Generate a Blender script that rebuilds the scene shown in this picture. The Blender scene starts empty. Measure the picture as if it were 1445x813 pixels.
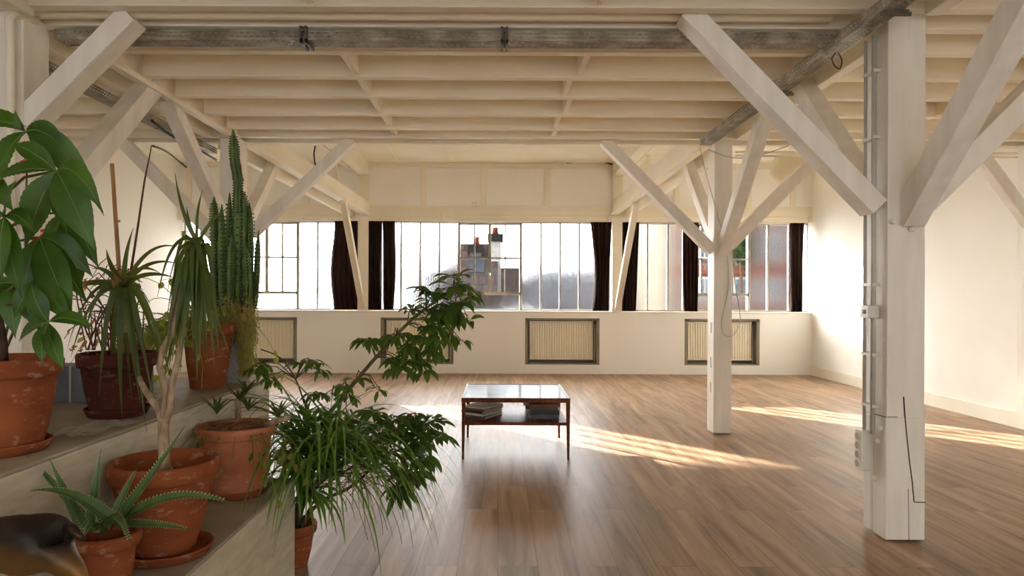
import bpy, bmesh, math, random
from mathutils import Vector as V, Matrix
R = random.Random(7)
SC = bpy.context.scene
COL = SC.collection
F = 960.0; U0 = 704.0; V0 = 417.0; ROLL = 0.0045; H = 1.3
def P(u, v, y):
    du, dv = u - U0, v - V0
    a, b = du + ROLL*dv, dv - ROLL*du
    return V((a*y/F, y, H - b*y/F))
def lin(c):
    return tuple(((x/255)/12.92 if x/255 <= .04045 else ((x/255+.055)/1.055)**2.4) for x in c) + (1.0,)

# ------------------------------------------------------------------ materials
def newmat(name):
    m = bpy.data.materials.new(name); m.use_nodes = True
    nt = m.node_tree; nt.nodes.clear()
    out = nt.nodes.new('ShaderNodeOutputMaterial')
    return m, nt, out
def N(nt, t, **kw):
    n = nt.nodes.new(t)
    for k, v in kw.items():
        if k in n.inputs.keys(): n.inputs[k].default_value = v
        else: setattr(n, k, v)
    return n
def coords(nt, scale=(1, 1, 1)):
    tc = nt.nodes.new('ShaderNodeNewGeometry')
    mp = nt.nodes.new('ShaderNodeMapping'); mp.inputs['Scale'].default_value = scale
    nt.links.new(tc.outputs['Position'], mp.inputs['Vector'])
    return mp.outputs['Vector']
def ramp(nt, fac, stops):
    r = nt.nodes.new('ShaderNodeValToRGB')
    e = r.color_ramp.elements
    while len(e) < len(stops): e.new(.5)
    for i, (p, c) in enumerate(stops):
        e[i].position = p; e[i].color = c
    nt.links.new(fac, r.inputs['Fac'])
    return r.outputs['Color']
def mat(name, c1, c2=None, rough=.6, scale=(6, 6, 6), detail=4, bump=.0, metal=0, spec=.4, lo=.35, hi=.65, coat=0):
    m, nt, out = newmat(name)
    b = N(nt, 'ShaderNodeBsdfPrincipled', Roughness=rough, Metallic=metal)
    b.inputs['Specular IOR Level'].default_value = spec
    b.inputs['Coat Weight'].default_value = coat
    c2 = c2 or c1
    nz = N(nt, 'ShaderNodeTexNoise', Scale=1.0, Detail=detail)
    nt.links.new(coords(nt, scale), nz.inputs['Vector'])
    nt.links.new(ramp(nt, nz.outputs['Fac'], [(lo, lin(c1)), (hi, lin(c2))]), b.inputs['Base Color'])
    if bump:
        bp = N(nt, 'ShaderNodeBump', Strength=bump, Distance=.01)
        nt.links.new(nz.outputs['Fac'], bp.inputs['Height'])
        nt.links.new(bp.outputs['Normal'], b.inputs['Normal'])
    nt.links.new(b.outputs[0], out.inputs[0])
    return m
def leafmat(name, c1, c2, trans=.3, rough=.42, scale=14, tc=None, spec=.35):
    m, nt, out = newmat(name)
    b = N(nt, 'ShaderNodeBsdfPrincipled', Roughness=rough)
    b.inputs['Specular IOR Level'].default_value = spec
    nz = N(nt, 'ShaderNodeTexNoise', Scale=1.0, Detail=3)
    nt.links.new(coords(nt, (scale,)*3), nz.inputs['Vector'])
    col = ramp(nt, nz.outputs['Fac'], [(.3, lin(c1)), (.7, lin(c2))])
    nt.links.new(col, b.inputs['Base Color'])
    t = N(nt, 'ShaderNodeBsdfTranslucent')
    t.inputs['Color'].default_value = lin(tc or tuple(min(255, int(x*1.5)) for x in c2))
    mx = N(nt, 'ShaderNodeMixShader', Fac=trans)
    nt.links.new(b.outputs[0], mx.inputs[1]); nt.links.new(t.outputs[0], mx.inputs[2])
    nt.links.new(mx.outputs[0], out.inputs[0])
    return m
M = {}
M['wall'] = mat('wall_paint', (247, 245, 239), (243, 240, 232), .75, (.7, .7, .7), 5)
M['cream'] = mat('cream_timber_paint', (244, 237, 218), (235, 226, 204), .5, (1.2, 1.2, 1.2), 6, bump=.05)
M['ceil'] = mat('ceiling_timber_paint', (248, 240, 220), (243, 232, 208), .6, (1.5, 5, 5), 6, bump=.05)
M['post'] = mat('post_paint', (240, 235, 224), (227, 220, 206), .5, (9, 9, 1.6), 8, bump=.18)
M['crack'] = mat('old_timber_crack', (58, 48, 38), (88, 74, 60), .9)
M['trim'] = mat('trim_paint', (241, 236, 220), (236, 230, 212), .45, (1, 1, 1))
M['radiator'] = mat('radiator_enamel', (240, 232, 208), (236, 227, 202), .35)
M['recess'] = mat('recess_grey', (150, 142, 124), (134, 126, 108), .8, (4, 4, 4))
M['steel'] = mat('window_steel', (176, 170, 158), (150, 142, 128), .45, (5, 5, 5), metal=.15)
M['tray'] = mat('galvanised_steel', (172, 166, 150), (120, 112, 96), .5, (9, 9, 9), metal=.45)
M['bracket'] = mat('bracket_steel', (120, 114, 104), (84, 80, 72), .4, (9, 9, 9), metal=.7)
M['conduit'] = mat('grey_conduit', (204, 201, 194), (188, 184, 176), .45)
M['plastic'] = mat('white_plastic', (228, 224, 212), (220, 216, 204), .35)
M['socket'] = mat('socket_beige', (176, 160, 120), (160, 144, 104), .5)
M['black'] = mat('black_cable', (34, 30, 28), (44, 40, 36), .5)
M['curtain'] = mat('dark_curtain', (36, 25, 21), (52, 37, 30), .95, (30, 30, 3), spec=.1)
M['teak'] = mat('table_wood', (124, 68, 36), (86, 45, 24), .45, (40, 4, 40), 6, spec=.12)
M['book_cream'] = mat('paper_cream', (214, 200, 172), (190, 176, 150), .8, (20, 20, 120))
M['book_grey'] = mat('cover_grey', (92, 90, 92), (74, 72, 76), .5)
M['book_brown'] = mat('cover_brown', (120, 92, 66), (96, 72, 50), .6)
M['book_dark'] = mat('cover_dark', (48, 52, 56), (38, 42, 46), .5)
M['book_white'] = mat('cover_white', (226, 220, 206), (206, 196, 176), .5, (30, 30, 30))
M['soil'] = mat('soil', (52, 38, 28), (84, 64, 48), .95, (60, 60, 60), bump=.6)
M['trunk'] = mat('pale_trunk', (176, 152, 124), (132, 108, 84), .8, (60, 60, 25), 6, bump=.4)
M['bark'] = mat('brown_bark', (84, 62, 44), (54, 40, 30), .85, (60, 60, 30), 6, bump=.4)
M['stem'] = mat('olive_stem', (98, 86, 52), (72, 66, 36), .7, (50, 50, 30))
M['cane'] = mat('bamboo_cane', (176, 134, 82), (150, 110, 64), .5, (60, 60, 10))
M['dryvine'] = mat('dry_vine', (112, 66, 48), (82, 50, 38), .85, (40, 40, 40))
M['litter'] = mat('dry_litter', (150, 124, 92), (110, 84, 58), .9, (30, 30, 30))
M['dryleaf'] = leafmat('dry_leaf', (122, 74, 48), (150, 112, 66), .25, .8)
M['pachira'] = leafmat('money_tree_leaf', (36, 68, 16), (68, 104, 26), .26, .4, 9, (110, 150, 40))
M['rib'] = mat('leaf_midrib', (112, 140, 66), (96, 124, 54), .5)
M['strap'] = leafmat('strap_leaf', (50, 66, 28), (84, 100, 44), .35, .4, 10, (130, 145, 60))
M['scheff'] = leafmat('umbrella_leaf', (56, 82, 34), (86, 116, 48), .42, .34, 9, (112, 140, 48))
M['ivy'] = leafmat('ivy_leaf', (28, 40, 22), (44, 58, 30), .1, .7, 6, spec=.05)
M['spider'] = leafmat('grass_leaf', (78, 118, 46), (116, 154, 62), .36, .4, 12, (130, 160, 60))
M['wilt'] = leafmat('wilted_leaf', (92, 116, 48), (140, 140, 60), .35, .6, 12)
M['aloe'] = leafmat('aloe_leaf', (58, 88, 46), (90, 116, 62), .08, .4, 16)
M['tooth'] = mat('aloe_tooth', (196, 198, 150), (180, 184, 130), .6)
M['cactus'] = leafmat('cactus_skin', (62, 94, 40), (104, 130, 62), .04, .5, 18)
M['spine'] = mat('cactus_spine', (96, 78, 52), (64, 50, 36), .7)
M['moss'] = leafmat('moss_green', (120, 134, 60), (176, 150, 98), .3, .8, 9, (190, 190, 90))
M['red'] = leafmat('red_petal', (196, 30, 34), (222, 60, 60), .3, .5)
M['concrete'] = mat('brushed_concrete', (206, 200, 180), (184, 178, 158), .85, (7, 7, 30), 7, bump=.25)
M['tread'] = mat('tread_concrete', (168, 158, 140), (140, 130, 114), .7, (4, 4, 4), 7, bump=.15)
M['slate'] = mat('blue_grey_tile', (120, 128, 138), (92, 100, 110), .5, (6, 6, 6))
M['joint'] = mat('tile_joint', (206, 204, 196))
M['zinc'] = mat('pale_grey_pot', (176, 176, 174), (150, 150, 148), .6)
M['bronze'] = mat('dark_bronze', (44, 34, 24), (70, 52, 30), .38, (7, 7, 7), metal=.55)
M['paper'] = mat('lantern_paper', (244, 236, 212), (238, 228, 200), .9)
M['rooftile'] = None
M['plaster'] = mat('outside_plaster', (92, 90, 90), (74, 72, 72), .9, (1, 1, 1), spec=.05)
M['chimneypot'] = mat('clay_chimney_pot', (118, 62, 46), (100, 52, 38), .8, spec=.05)
M['darkcap'] = mat('chimney_cap', (36, 34, 34), (28, 26, 26), .8, spec=.05)
M['white'] = mat('chimney_render', (150, 148, 144), (130, 128, 124), .9, spec=.05)
M['sandstone'] = mat('side_wall_render', (70, 63, 52), (52, 47, 40), .9, (.6, .6, .3), spec=.05)
M['pane_dark'] = mat('far_window_pane', (64, 72, 80), (90, 100, 108), .5, spec=.1)
M['skylight'] = mat('skylight_glass', (34, 36, 42), (30, 32, 38), .5, spec=.02)

def terracotta(name, a, b, bloom):
    m, nt, out = newmat(name)
    p = N(nt, 'ShaderNodeBsdfPrincipled', Roughness=.8)
    p.inputs['Specular IOR Level'].default_value = .15
    v = coords(nt, (7, 7, 14))
    n1 = N(nt, 'ShaderNodeTexNoise', Scale=1.0, Detail=6); nt.links.new(v, n1.inputs['Vector'])
    n2 = N(nt, 'ShaderNodeTexNoise', Scale=2.7, Detail=8, Roughness=.7); nt.links.new(v, n2.inputs['Vector'])
    base = ramp(nt, n1.outputs['Fac'], [(.3, lin(a)), (.7, lin(b))])
    mask = ramp(nt, n2.outputs['Fac'], [(.56, (0, 0, 0, 1)), (.72, (bloom,)*3 + (1,))])
    mx = nt.nodes.new('ShaderNodeMixRGB'); mx.inputs['Color2'].default_value = lin((206, 176, 154))
    nt.links.new(mask, mx.inputs['Fac']); nt.links.new(base, mx.inputs['Color1'])
    nt.links.new(mx.outputs[0], p.inputs['Base Color'])
    bp = N(nt, 'ShaderNodeBump', Strength=.15, Distance=.01)
    nt.links.new(n2.outputs['Fac'], bp.inputs['Height']); nt.links.new(bp.outputs[0], p.inputs['Normal'])
    nt.links.new(p.outputs[0], out.inputs[0])
    return m
M['terra'] = terracotta('terracotta', (150, 84, 50), (124, 66, 38), .6)
M['terra_dark'] = terracotta('dark_terracotta', (84, 42, 31), (66, 32, 24), .25)
M['terra_pale'] = terracotta('pale_terracotta', (186, 120, 88), (160, 94, 66), .6)

def floor_mat():
    m, nt, out = newmat('oak_planks')
    b = N(nt, 'ShaderNodeBsdfPrincipled', Roughness=.42)
    b.inputs['Specular IOR Level'].default_value = .13
    g = nt.nodes.new('ShaderNodeNewGeometry')
    mp = nt.nodes.new('ShaderNodeMapping'); mp.inputs['Rotation'].default_value = (0, 0, math.pi/2)
    nt.links.new(g.outputs['Position'], mp.inputs['Vector'])
    br = N(nt, 'ShaderNodeTexBrick', Scale=1.0)
    br.inputs['Brick Width'].default_value = 1.38; br.inputs['Row Height'].default_value = .192
    br.inputs['Mortar Size'].default_value = .0012; br.inputs['Mortar Smooth'].default_value = .2
    br.offset = .37; br.offset_frequency = 2
    br.inputs['Color1'].default_value = (0, 0, 0, 1); br.inputs['Color2'].default_value = (1, 1, 1, 1)
    br.inputs['Mortar'].default_value = (.5, .5, .5, 1)
    nt.links.new(mp.outputs[0], br.inputs['Vector'])
    # grain stretched along the plank, shifted per plank
    sc = nt.nodes.new('ShaderNodeVectorMath'); sc.operation = 'MULTIPLY'; sc.inputs[1].default_value = (12, .8, 1)
    nt.links.new(g.outputs['Position'], sc.inputs[0])
    ad = nt.nodes.new('ShaderNodeVectorMath'); ad.operation = 'MULTIPLY_ADD'
    nt.links.new(br.outputs['Color'], ad.inputs[0]); ad.inputs[1].default_value = (37, 19, 5)
    nt.links.new(sc.outputs[0], ad.inputs[2])
    n1 = N(nt, 'ShaderNodeTexNoise', Scale=1.0, Detail=8, Roughness=.62, Distortion=.6); nt.links.new(ad.outputs[0], n1.inputs['Vector'])
    n2 = N(nt, 'ShaderNodeTexNoise', Scale=5.0, Detail=4); nt.links.new(ad.outputs[0], n2.inputs['Vector'])
    c = ramp(nt, n1.outputs['Fac'], [(.27, lin((112, 88, 68))), (.46, lin((168, 137, 108))), (.70, lin((198, 168, 138)))])
    mx = nt.nodes.new('ShaderNodeMixRGB'); mx.blend_type = 'MULTIPLY'; mx.inputs['Fac'].default_value = .55
    tone = ramp(nt, br.outputs['Color'], [(0, (.56, .57, .59, 1)), (1, (1.0, .98, .95, 1))])
    nt.links.new(c, mx.inputs['Color1']); nt.links.new(tone, mx.inputs['Color2'])
    m2 = nt.nodes.new('ShaderNodeMixRGB'); m2.blend_type = 'MULTIPLY'; m2.inputs['Fac'].default_value = .25
    nt.links.new(mx.outputs[0], m2.inputs['Color1']); nt.links.new(n2.outputs['Fac'], m2.inputs['Color2'])
    m3 = nt.nodes.new('ShaderNodeMixRGB'); m3.inputs['Color2'].default_value = lin((92, 66, 46))
    nt.links.new(br.outputs['Fac'], m3.inputs['Fac']); nt.links.new(m2.outputs[0], m3.inputs['Color1'])
    nt.links.new(m3.outputs[0], b.inputs['Base Color'])
    bp = N(nt, 'ShaderNodeBump', Strength=.06, Distance=.004)
    nt.links.new(n1.outputs['Fac'], bp.inputs['Height']); nt.links.new(bp.outputs[0], b.inputs['Normal'])
    nt.links.new(b.outputs[0], out.inputs[0])
    return m
M['floor'] = floor_mat()

def brick_mat(name, c1, c2, mortar, w, h, rot=(math.pi/2, 0, 0)):
    m, nt, out = newmat(name)
    b = N(nt, 'ShaderNodeBsdfPrincipled', Roughness=.9)
    b.inputs['Specular IOR Level'].default_value = .05
    g = nt.nodes.new('ShaderNodeNewGeometry')
    mp = nt.nodes.new('ShaderNodeMapping'); mp.inputs['Rotation'].default_value = rot
    nt.links.new(g.outputs['Position'], mp.inputs['Vector'])
    br = N(nt, 'ShaderNodeTexBrick', Scale=1.0)
    br.inputs['Brick Width'].default_value = w; br.inputs['Row Height'].default_value = h; br.inputs['Mortar Size'].default_value = .02
    br.inputs['Color1'].default_value = lin(c1); br.inputs['Color2'].default_value = lin(c2); br.inputs['Mortar'].default_value = lin(mortar)
    nt.links.new(mp.outputs[0], br.inputs['Vector']); nt.links.new(br.outputs['Color'], b.inputs['Base Color'])
    nt.links.new(b.outputs[0], out.inputs[0])
    return m
M['rooftile'] = brick_mat('roof_tiles', (54, 40, 34), (38, 29, 26), (18, 14, 13), .3, .34)
M['roofgrey'] = brick_mat('grey_roof_tiles', (78, 78, 80), (66, 65, 68), (46, 45, 47), .3, .34)
M['brick'] = brick_mat('facade_brick', (96, 72, 66), (82, 60, 56), (104, 96, 90), .5, .16)

def glass(name, frosted):
    m, nt, out = newmat(name)
    tr = N(nt, 'ShaderNodeBsdfTransparent'); tr.inputs['Color'].default_value = (.97, .98, .98, 1)
    mx = nt.nodes.new('ShaderNodeMixShader')
    if frosted:
        rf = N(nt, 'ShaderNodeBsdfRefraction', Roughness=.22, IOR=1.45)
        rf.inputs['Color'].default_value = (.96, .97, .98, 1)
        wv = N(nt, 'ShaderNodeTexWave', Scale=14.0, Distortion=1.2, Detail=2)
        nt.links.new(coords(nt, (1, 0, .06)), wv.inputs['Vector'])
        bp = N(nt, 'ShaderNodeBump', Strength=.25, Distance=.004)
        nt.links.new(wv.outputs['Fac'], bp.inputs['Height']); nt.links.new(bp.outputs[0], rf.inputs['Normal'])
        mx.inputs[0].default_value = .87
        nt.links.new(tr.outputs[0], mx.inputs[1]); nt.links.new(rf.outputs[0], mx.inputs[2])
    else:
        gl = N(nt, 'ShaderNodeBsdfGlossy', Roughness=.03)
        mx.inputs[0].default_value = .015
        nt.links.new(tr.outputs[0], mx.inputs[1]); nt.links.new(gl.outputs[0], mx.inputs[2])
    nt.links.new(mx.outputs[0], out.inputs[0])
    return m
M['frost'] = glass('frosted_wired_glass', True)
M['clear'] = glass('clear_glass', False)
def tabletop_mat():
    m, nt, out = newmat('pale_glossy_top')
    d = N(nt, 'ShaderNodeBsdfDiffuse'); g = N(nt, 'ShaderNodeBsdfGlossy', Roughness=.12)
    g.inputs['Color'].default_value = (.86, .92, 1, 1)
    nz = N(nt, 'ShaderNodeTexNoise', Scale=7.0, Detail=4); nt.links.new(coords(nt), nz.inputs['Vector'])
    nt.links.new(ramp(nt, nz.outputs['Fac'], [(.3, lin((170, 180, 196))), (.7, lin((196, 204, 216)))]), d.inputs['Color'])
    mx = N(nt, 'ShaderNodeMixShader', Fac=.075)
    nt.links.new(d.outputs[0], mx.inputs[1]); nt.links.new(g.outputs[0], mx.inputs[2]); nt.links.new(mx.outputs[0], out.inputs[0]); return m
M['top'] = tabletop_mat()
def sheet_mat():
    m, nt, out = newmat('clear_plastic_sheet')
    tr = N(nt, 'ShaderNodeBsdfTransparent'); gl = N(nt, 'ShaderNodeBsdfPrincipled', Roughness=.15)
    gl.inputs['Base Color'].default_value = lin((190, 188, 182))
    mx = N(nt, 'ShaderNodeMixShader', Fac=.4)
    nt.links.new(tr.outputs[0], mx.inputs[1]); nt.links.new(gl.outputs[0], mx.inputs[2]); nt.links.new(mx.outputs[0], out.inputs[0])
    return m
M['sheet'] = sheet_mat()

# ------------------------------------------------------------------ mesh builder
UP = V((0, 0, 1))
class MB:
    def __init__(s): s.v = []; s.f = []; s.mi = []; s.cur = 0
    def face(s, idx): s.f.append(tuple(idx)); s.mi.append(s.cur)
    def add(s, pts):
        n = len(s.v); s.v += [tuple(p) for p in pts]; return n
    def hexa(s, p):
        n = s.add(p)
        for q in ((0, 3, 2, 1), (4, 5, 6, 7), (0, 1, 5, 4), (1, 2, 6, 5), (2, 3, 7, 6), (3, 0, 4, 7)): s.face([n+i for i in q])
    def box(s, x0, x1, y0, y1, z0, z1):
        s.hexa([(x0, y0, z0), (x1, y0, z0), (x1, y1, z0), (x0, y1, z0), (x0, y0, z1), (x1, y0, z1), (x1, y1, z1), (x0, y1, z1)])
        return s
    def bar(s, A, B, w, h, up=UP, w2=None, h2=None):
        A, B = V(A), V(B); d = (B-A).normalized(); sd = d.cross(V(up))
        if sd.length < 1e-4: sd = d.cross(V((1, 0, 0)))
        sd.normalize(); u = sd.cross(d)
        w2 = w2 or w; h2 = h2 or h
        q = []
        for C, a, b in ((A, w, h), (B, w2, h2)):
            q += [C-sd*a/2-u*b/2, C+sd*a/2-u*b/2, C+sd*a/2+u*b/2, C-sd*a/2+u*b/2]
        s.hexa(q); return s
    def tube(s, pts, r, seg=8, cap=True, ribs=None):
        pts = [V(p) for p in pts]; n = len(pts)
        rr = r if isinstance(r, (list, tuple)) else [r]*n
        ref = None; base = []
        for i, p in enumerate(pts):
            d = (pts[min(i+1, n-1)]-pts[max(i-1, 0)]).normalized()
            if ref is None:
                ref = d.cross(UP)
                if ref.length < .05: ref = d.cross(V((0, 1, 0)))
                ref.normalize()
            ref = (ref-d*ref.dot(d)).normalized(); b = d.cross(ref)
            ring = []
            for k in range(seg):
                a = 2*math.pi*k/seg; m = ribs(k, i) if ribs else 1
                ring.append(p+(ref*math.cos(a)+b*math.sin(a))*rr[i]*m)
            base.append(s.add(ring))
        for i in range(n-1):
            for k in range(seg):
                k2 = (k+1) % seg
                s.face((base[i]+k, base[i]+k2, base[i+1]+k2, base[i+1]+k))
        if cap:
            s.face([base[0]+k for k in reversed(range(seg))]); s.face([base[-1]+k for k in range(seg)])
        return s
    def lathe(s, prof, c, seg=48):
        c = V(c); base = []
        for r, z in prof:
            base.append(s.add([c+V((r*math.cos(2*math.pi*k/seg), r*math.sin(2*math.pi*k/seg), z)) for k in range(seg)]))
        for i in range(len(prof)-1):
            for k in range(seg):
                k2 = (k+1) % seg
                s.face((base[i]+k, base[i]+k2, base[i+1]+k2, base[i+1]+k))
        s.face([base[0]+k for k in reversed(range(seg))]); s.face([base[-1]+k for k in range(seg)])
        return s
    def ribbon(s, pts, wd, nrm=UP, fold=.25, wave=0):
        pts = [V(p) for p in pts]; n = len(pts); b0 = None; last = None
        for i, p in enumerate(pts):
            d = (pts[min(i+1, n-1)]-pts[max(i-1, 0)]).normalized()
            sd = d.cross(V(nrm))
            if sd.length < .15: sd = last or d.cross(V((1, 0, 0)))
            sd = sd.normalized()
            if last is not None and sd.dot(last) < 0: sd = -sd
            last = sd
            nn = sd.cross(d).normalized(); w = wd[i]
            if nn.dot(V(nrm)) < 0: nn = -nn
            wv = wave*w*(1 if i % 2 else -1)
            b = s.add([p-sd*w/2+nn*(fold*w+wv), p, p+sd*w/2+nn*(fold*w-wv)])
            if b0 is not None:
                s.face((b0, b0+1, b+1, b)); s.face((b0+1, b0+2, b+2, b+1))
            b0 = b
    def leaf(s, A, B, w, arch=(0, 0, 0), nrm=UP, fold=.18, n=9, prof='lance', wave=.0):
        A, B = V(A), V(B); Mid = (A+B)/2+V(arch)*2
        pts, wd = [], []
        for i in range(n+1):
            t = i/n
            pts.append(A*(1-t)**2+Mid*2*t*(1-t)+B*t*t)
            if prof == 'lance': k = max(0, math.sin(math.pi*t**.92))**1.05*(1 if t < .8 else 1-.35*(t-.8)/.2)
            elif prof == 'obov': k = max(0, math.sin(math.pi*t**1.1))**.8
            else: k = min(1, .35+t*6)*(1-t**2.5)
            wd.append(max(w*k, .0012))
        s.ribbon(pts, wd, nrm, fold, wave)
    def strap(s, A, d, L, w, g, n=10, fold=.2, tip=2.2):
        p = V(A); d = V(d).normalized(); pts, wd = [p.copy()], [w*.5]
        for i in range(n):
            t = (i+1)/n
            d = (d+V((0, 0, -1))*g*(.4+t)/n*2).normalized()
            p = p+d*L/n; pts.append(p.copy()); wd.append(max(w*(1-t**tip), .0010))
        h = V((d.x, d.y, 0)); nrm = UP if h.length < .3 else UP
        sd = V(pts[1]-pts[0]); 
        hn = UP
        # ribbons that hang straight keep the side vector of their start
        s.ribbon(pts, wd, hn, fold)
        return pts
    def build(s, name, m, parent=None, smooth=False, bevel=0, weld=False):
        me = bpy.data.meshes.new(name)
        off = V((0, 0, 0)); q = parent
        while q is not None: off += q.location; q = q.parent
        me.from_pydata([tuple(V(p)-off) for p in s.v], [], s.f)
        for mm in (m if isinstance(m, list) else [m]): me.materials.append(mm)
        me.polygons.foreach_set('material_index', s.mi)
        if smooth: me.polygons.foreach_set('use_smooth', [True]*len(s.f))
        me.update()
        o = bpy.data.objects.new(name, me); COL.objects.link(o)
        if parent is not None: o.parent = parent
        if bevel:
            b = o.modifiers.new('bevel', 'BEVEL'); b.width = bevel; b.segments = 2; b.limit_method = 'ANGLE'
        return o
def tag(o, label=None, cat=None, group=None, kind=None):
    if label: o['label'] = label
    if cat: o['category'] = cat
    if group: o['group'] = group
    if kind: o['kind'] = kind
    return o
def thing(name, loc, label, cat, group=None):
    o = bpy.data.objects.new(name, None); COL.objects.link(o); o.location = V(loc); o.empty_display_size = .1
    return tag(o, label, cat, group)
def struct(name, loc=None):
    o = bpy.data.objects.new(name, None); COL.objects.link(o)
    if loc: o.location = loc
    o['kind'] = 'structure'; return o
def st(name, mb, m, bevel=0): return tag(mb.build(name, m, bevel=bevel), kind='structure')
def rv(a=1): return V((R.uniform(-a, a), R.uniform(-a, a), R.uniform(-a, a)))

# ------------------------------------------------------------------ room shell
XL, XR, YB, YF, YW = -5.34, 5.2, -4.6, 11.3, 11.5
ZS, ZW, ZD, ZC = 1.04, 2.55, 2.95, 3.5           # sill, window head, deck, rear ceiling
YE = 6.70
st('floor', MB().box(XL-.2, XR+.2, YB-.2, YW+.3, -.15, 0), M['floor'])
st('wall_right', MB().box(XR, XR+.2, YB-.2, YW+.3, 0, 3.8), M['wall'])
st('wall_left', MB().box(XL-.2, XL, YB-.2, YW+.3, 0, 3.8), M['wall'])
b = MB(); b.box(XR-.022, XR, YB, YF, 0, .145).box(XR-.026, XR, YB, YF, .135, .15)
st('baseboard_right', b, M['trim'])
st('baseboard_left', MB().box(XL, XL+.022, YB, YF, 0, .15), M['trim'])
# wall behind the photographer unseen, with wide openings added to let in fill daylight
b = MB(); b.box(XL, XR, YB-.2, YB, 0, .3).box(XL, XR, YB-.2, YB, 2.85, 3.8)
for x0, x1 in ((XL, -5.0), (-1.8, -1.6), (1.5, 1.7), (4.9, XR)): b.box(x0, x1, YB-.2, YB, .3, 2.85)
st('wall_back', b, M['wall'])
# lower window wall with radiator recesses
rec = [(340, 419, 446, 510), (537, 640, 447, 511), (741, 846, 447, 512), (966, 1072, 449, 513)]
RX = [(P(a, 478, YF).x, P(c, 478, YF).x) for a, c, _, _ in rec]
RZ0, RZ1 = .155, .925
b = MB(); b.box(XL, XR, YF, YF+.26, 0, RZ0).box(XL, XR, YF, YF+.26, RZ1, ZS)
xs = [XL]+[x for r in RX for x in r]+[XR]
for i in range(0, len(xs), 2): b.box(xs[i], xs[i+1], YF, YF+.26, RZ0, RZ1)
b.box(XL, XR, YF+.26, YF+.5, 0, ZS)
st('wall_front', b, M['wall'])
b = MB()
for x0, x1 in RX:
    b.box(x0, x1, YF+.245, YF+.259, RZ0, RZ1)
    for q in ((x0, x0+.05, RZ0, RZ1), (x1-.05, x1, RZ0, RZ1), (x0, x1, RZ1-.035, RZ1), (x0, x1, RZ0, RZ0+.02)): b.box(q[0], q[1], YF+.004, YF+.245, q[2], q[3])
st('trim_1', b, M['recess'])
st('trim_2', MB().box(XL, XR, YF-.012, YF+.2, ZS-.025, ZS+.004), M['trim'], .004)
# frieze above the windows: boards, battens, rails and the ledge
b = MB(); b.box(XL, XR, YF+.03, YF+.5, ZW, 3.75)
st('wall_frieze', b, M['wall'])
b = MB()
b.box(XL, XR, YF, YF+.03, 3.42, ZC).box(XL, XR, YF, YF+.03, 2.74, 2.79).box(XL, XR, YF-.01, YF+.03, ZW-.02, 2.74).box(XL, XR, YF-.03, YF+.03, 2.60, 2.625)
for u in (266, 350, 432, 599, 682.5, 772.5, 955, 1057, 1120):
    x = P(u, 270, YF).x; b.box(x-.045, x+.045, YF+.005, YF+.03, 2.79, 3.42)
st('trim_3', b, M['cream'], .004)
# ceilings
ceil = MB().box(XL, XR, YB, YE, ZD, ZD+.12).build('ceiling', M['ceil']); tag(ceil, kind='structure')
b = MB().box(XL, XR, YE, YW+.3, ZC, ZC+.12).box(XL, XR, YE-.02, YE, ZD, ZC)
for u in (545, 626, 707, 788, 464, 870, 950, 1030): 
    x = (u-704)*10.0/960; b.box(x-.006, x+.006, YE+.3, YF, ZC-.006, ZC)
st('ceiling_rear', b, M['cream'])
JY = [1.2, 1.7, 2.2, 2.68, 3.12, 4.17, 4.655, 5.115, 5.615, 6.085]
ZJ = H+1.48
for y in JY:
    for x0, x1 in ((XL, -2.78), (-2.425, 1.985), (2.285, XR)):
        MB().box(x0, x1, y-.033, y+.033, ZJ, ZD).build('joist', M['ceil'], ceil, bevel=.004)
edges = [2.68, 3.12, 3.52, 3.88, 4.17, 4.655, 5.115, 5.615, 6.085, 6.40]
stag = [0, 0, .0, .02, .04, -.02, .03, -.01, .0]
for i in range(len(edges)-1):
    if i == 2: continue
    y0, y1 = edges[i]+.034, edges[i+1]-.034
    for x in (-.975, .505+stag[i]):
        MB().box(x-.02, x+.02, y0, y1, ZJ+.012, ZD).build('noggin', M['ceil'], ceil, bevel=.003)
for i in (4, 6, 7):
    y0, y1 = edges[i]+.034, edges[i+1]-.034
    for x in (-4.0, 3.6): MB().box(x-.02, x+.02, y0, y1, ZJ+.012, ZD).build('noggin', M['ceil'], ceil, bevel=.003)

# ------------------------------------------------------------------ beams
def beam_pair(name, label, planks, m=M['cream'], extra=()):
    x0, y0, z0 = planks[0][0], planks[0][2], planks[0][4]
    t = thing(name, (x0, y0, z0), label, 'beam')
    for p in planks: MB().box(*p).build('plank', m, t, bevel=.006)
    for p in extra: MB().box(*p).build('ledger_strip', m, t, bevel=.004)
    return t
beam_pair('transverse_beam', 'double white ceiling beam crossing above the long perforated cable tray',
          [(XL, XR, 3.54, 3.615, H+1.5, ZD), (XL, XR, 3.805, 3.88, H+1.5, ZD)])
beam_pair('transverse_beam', 'double white ceiling beam closing the joisted ceiling before the high window bay',
          [(XL, XR, 6.37, 6.435, H+1.475, ZD), (XL, XR, 6.625, 6.70, H+1.475, ZD)])
def seg(x0, x1, z0, z1, ya, yb): return (x0, x1, ya, yb, z0, z1)
Z0 = H+1.465
def long_beam(label, pl, led, far):
    t = thing('longitudinal_beam', (pl[0][0], 0, Z0), label, 'beam')
    for x0, x1 in pl:
        for ya, yb in ((.6, 3.54), (3.88, 6.37)): MB().box(x0, x1, ya, yb, Z0, ZD).build('plank', M['cream'], t, bevel=.006)
    for ya, yb in ((.6, 3.54), (3.88, 6.37)): MB().box(led[0], led[1], ya, yb, ZJ-.04, ZJ).build('ledger_strip', M['cream'], t, bevel=.003)
    for A, B, w, h in far: MB().bar(A, B, w, h).build('plank', M['cream'], t, bevel=.006)
    return t
xl = P(520, 305, YF).x; zl = P(520, 305, YF).z
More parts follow.
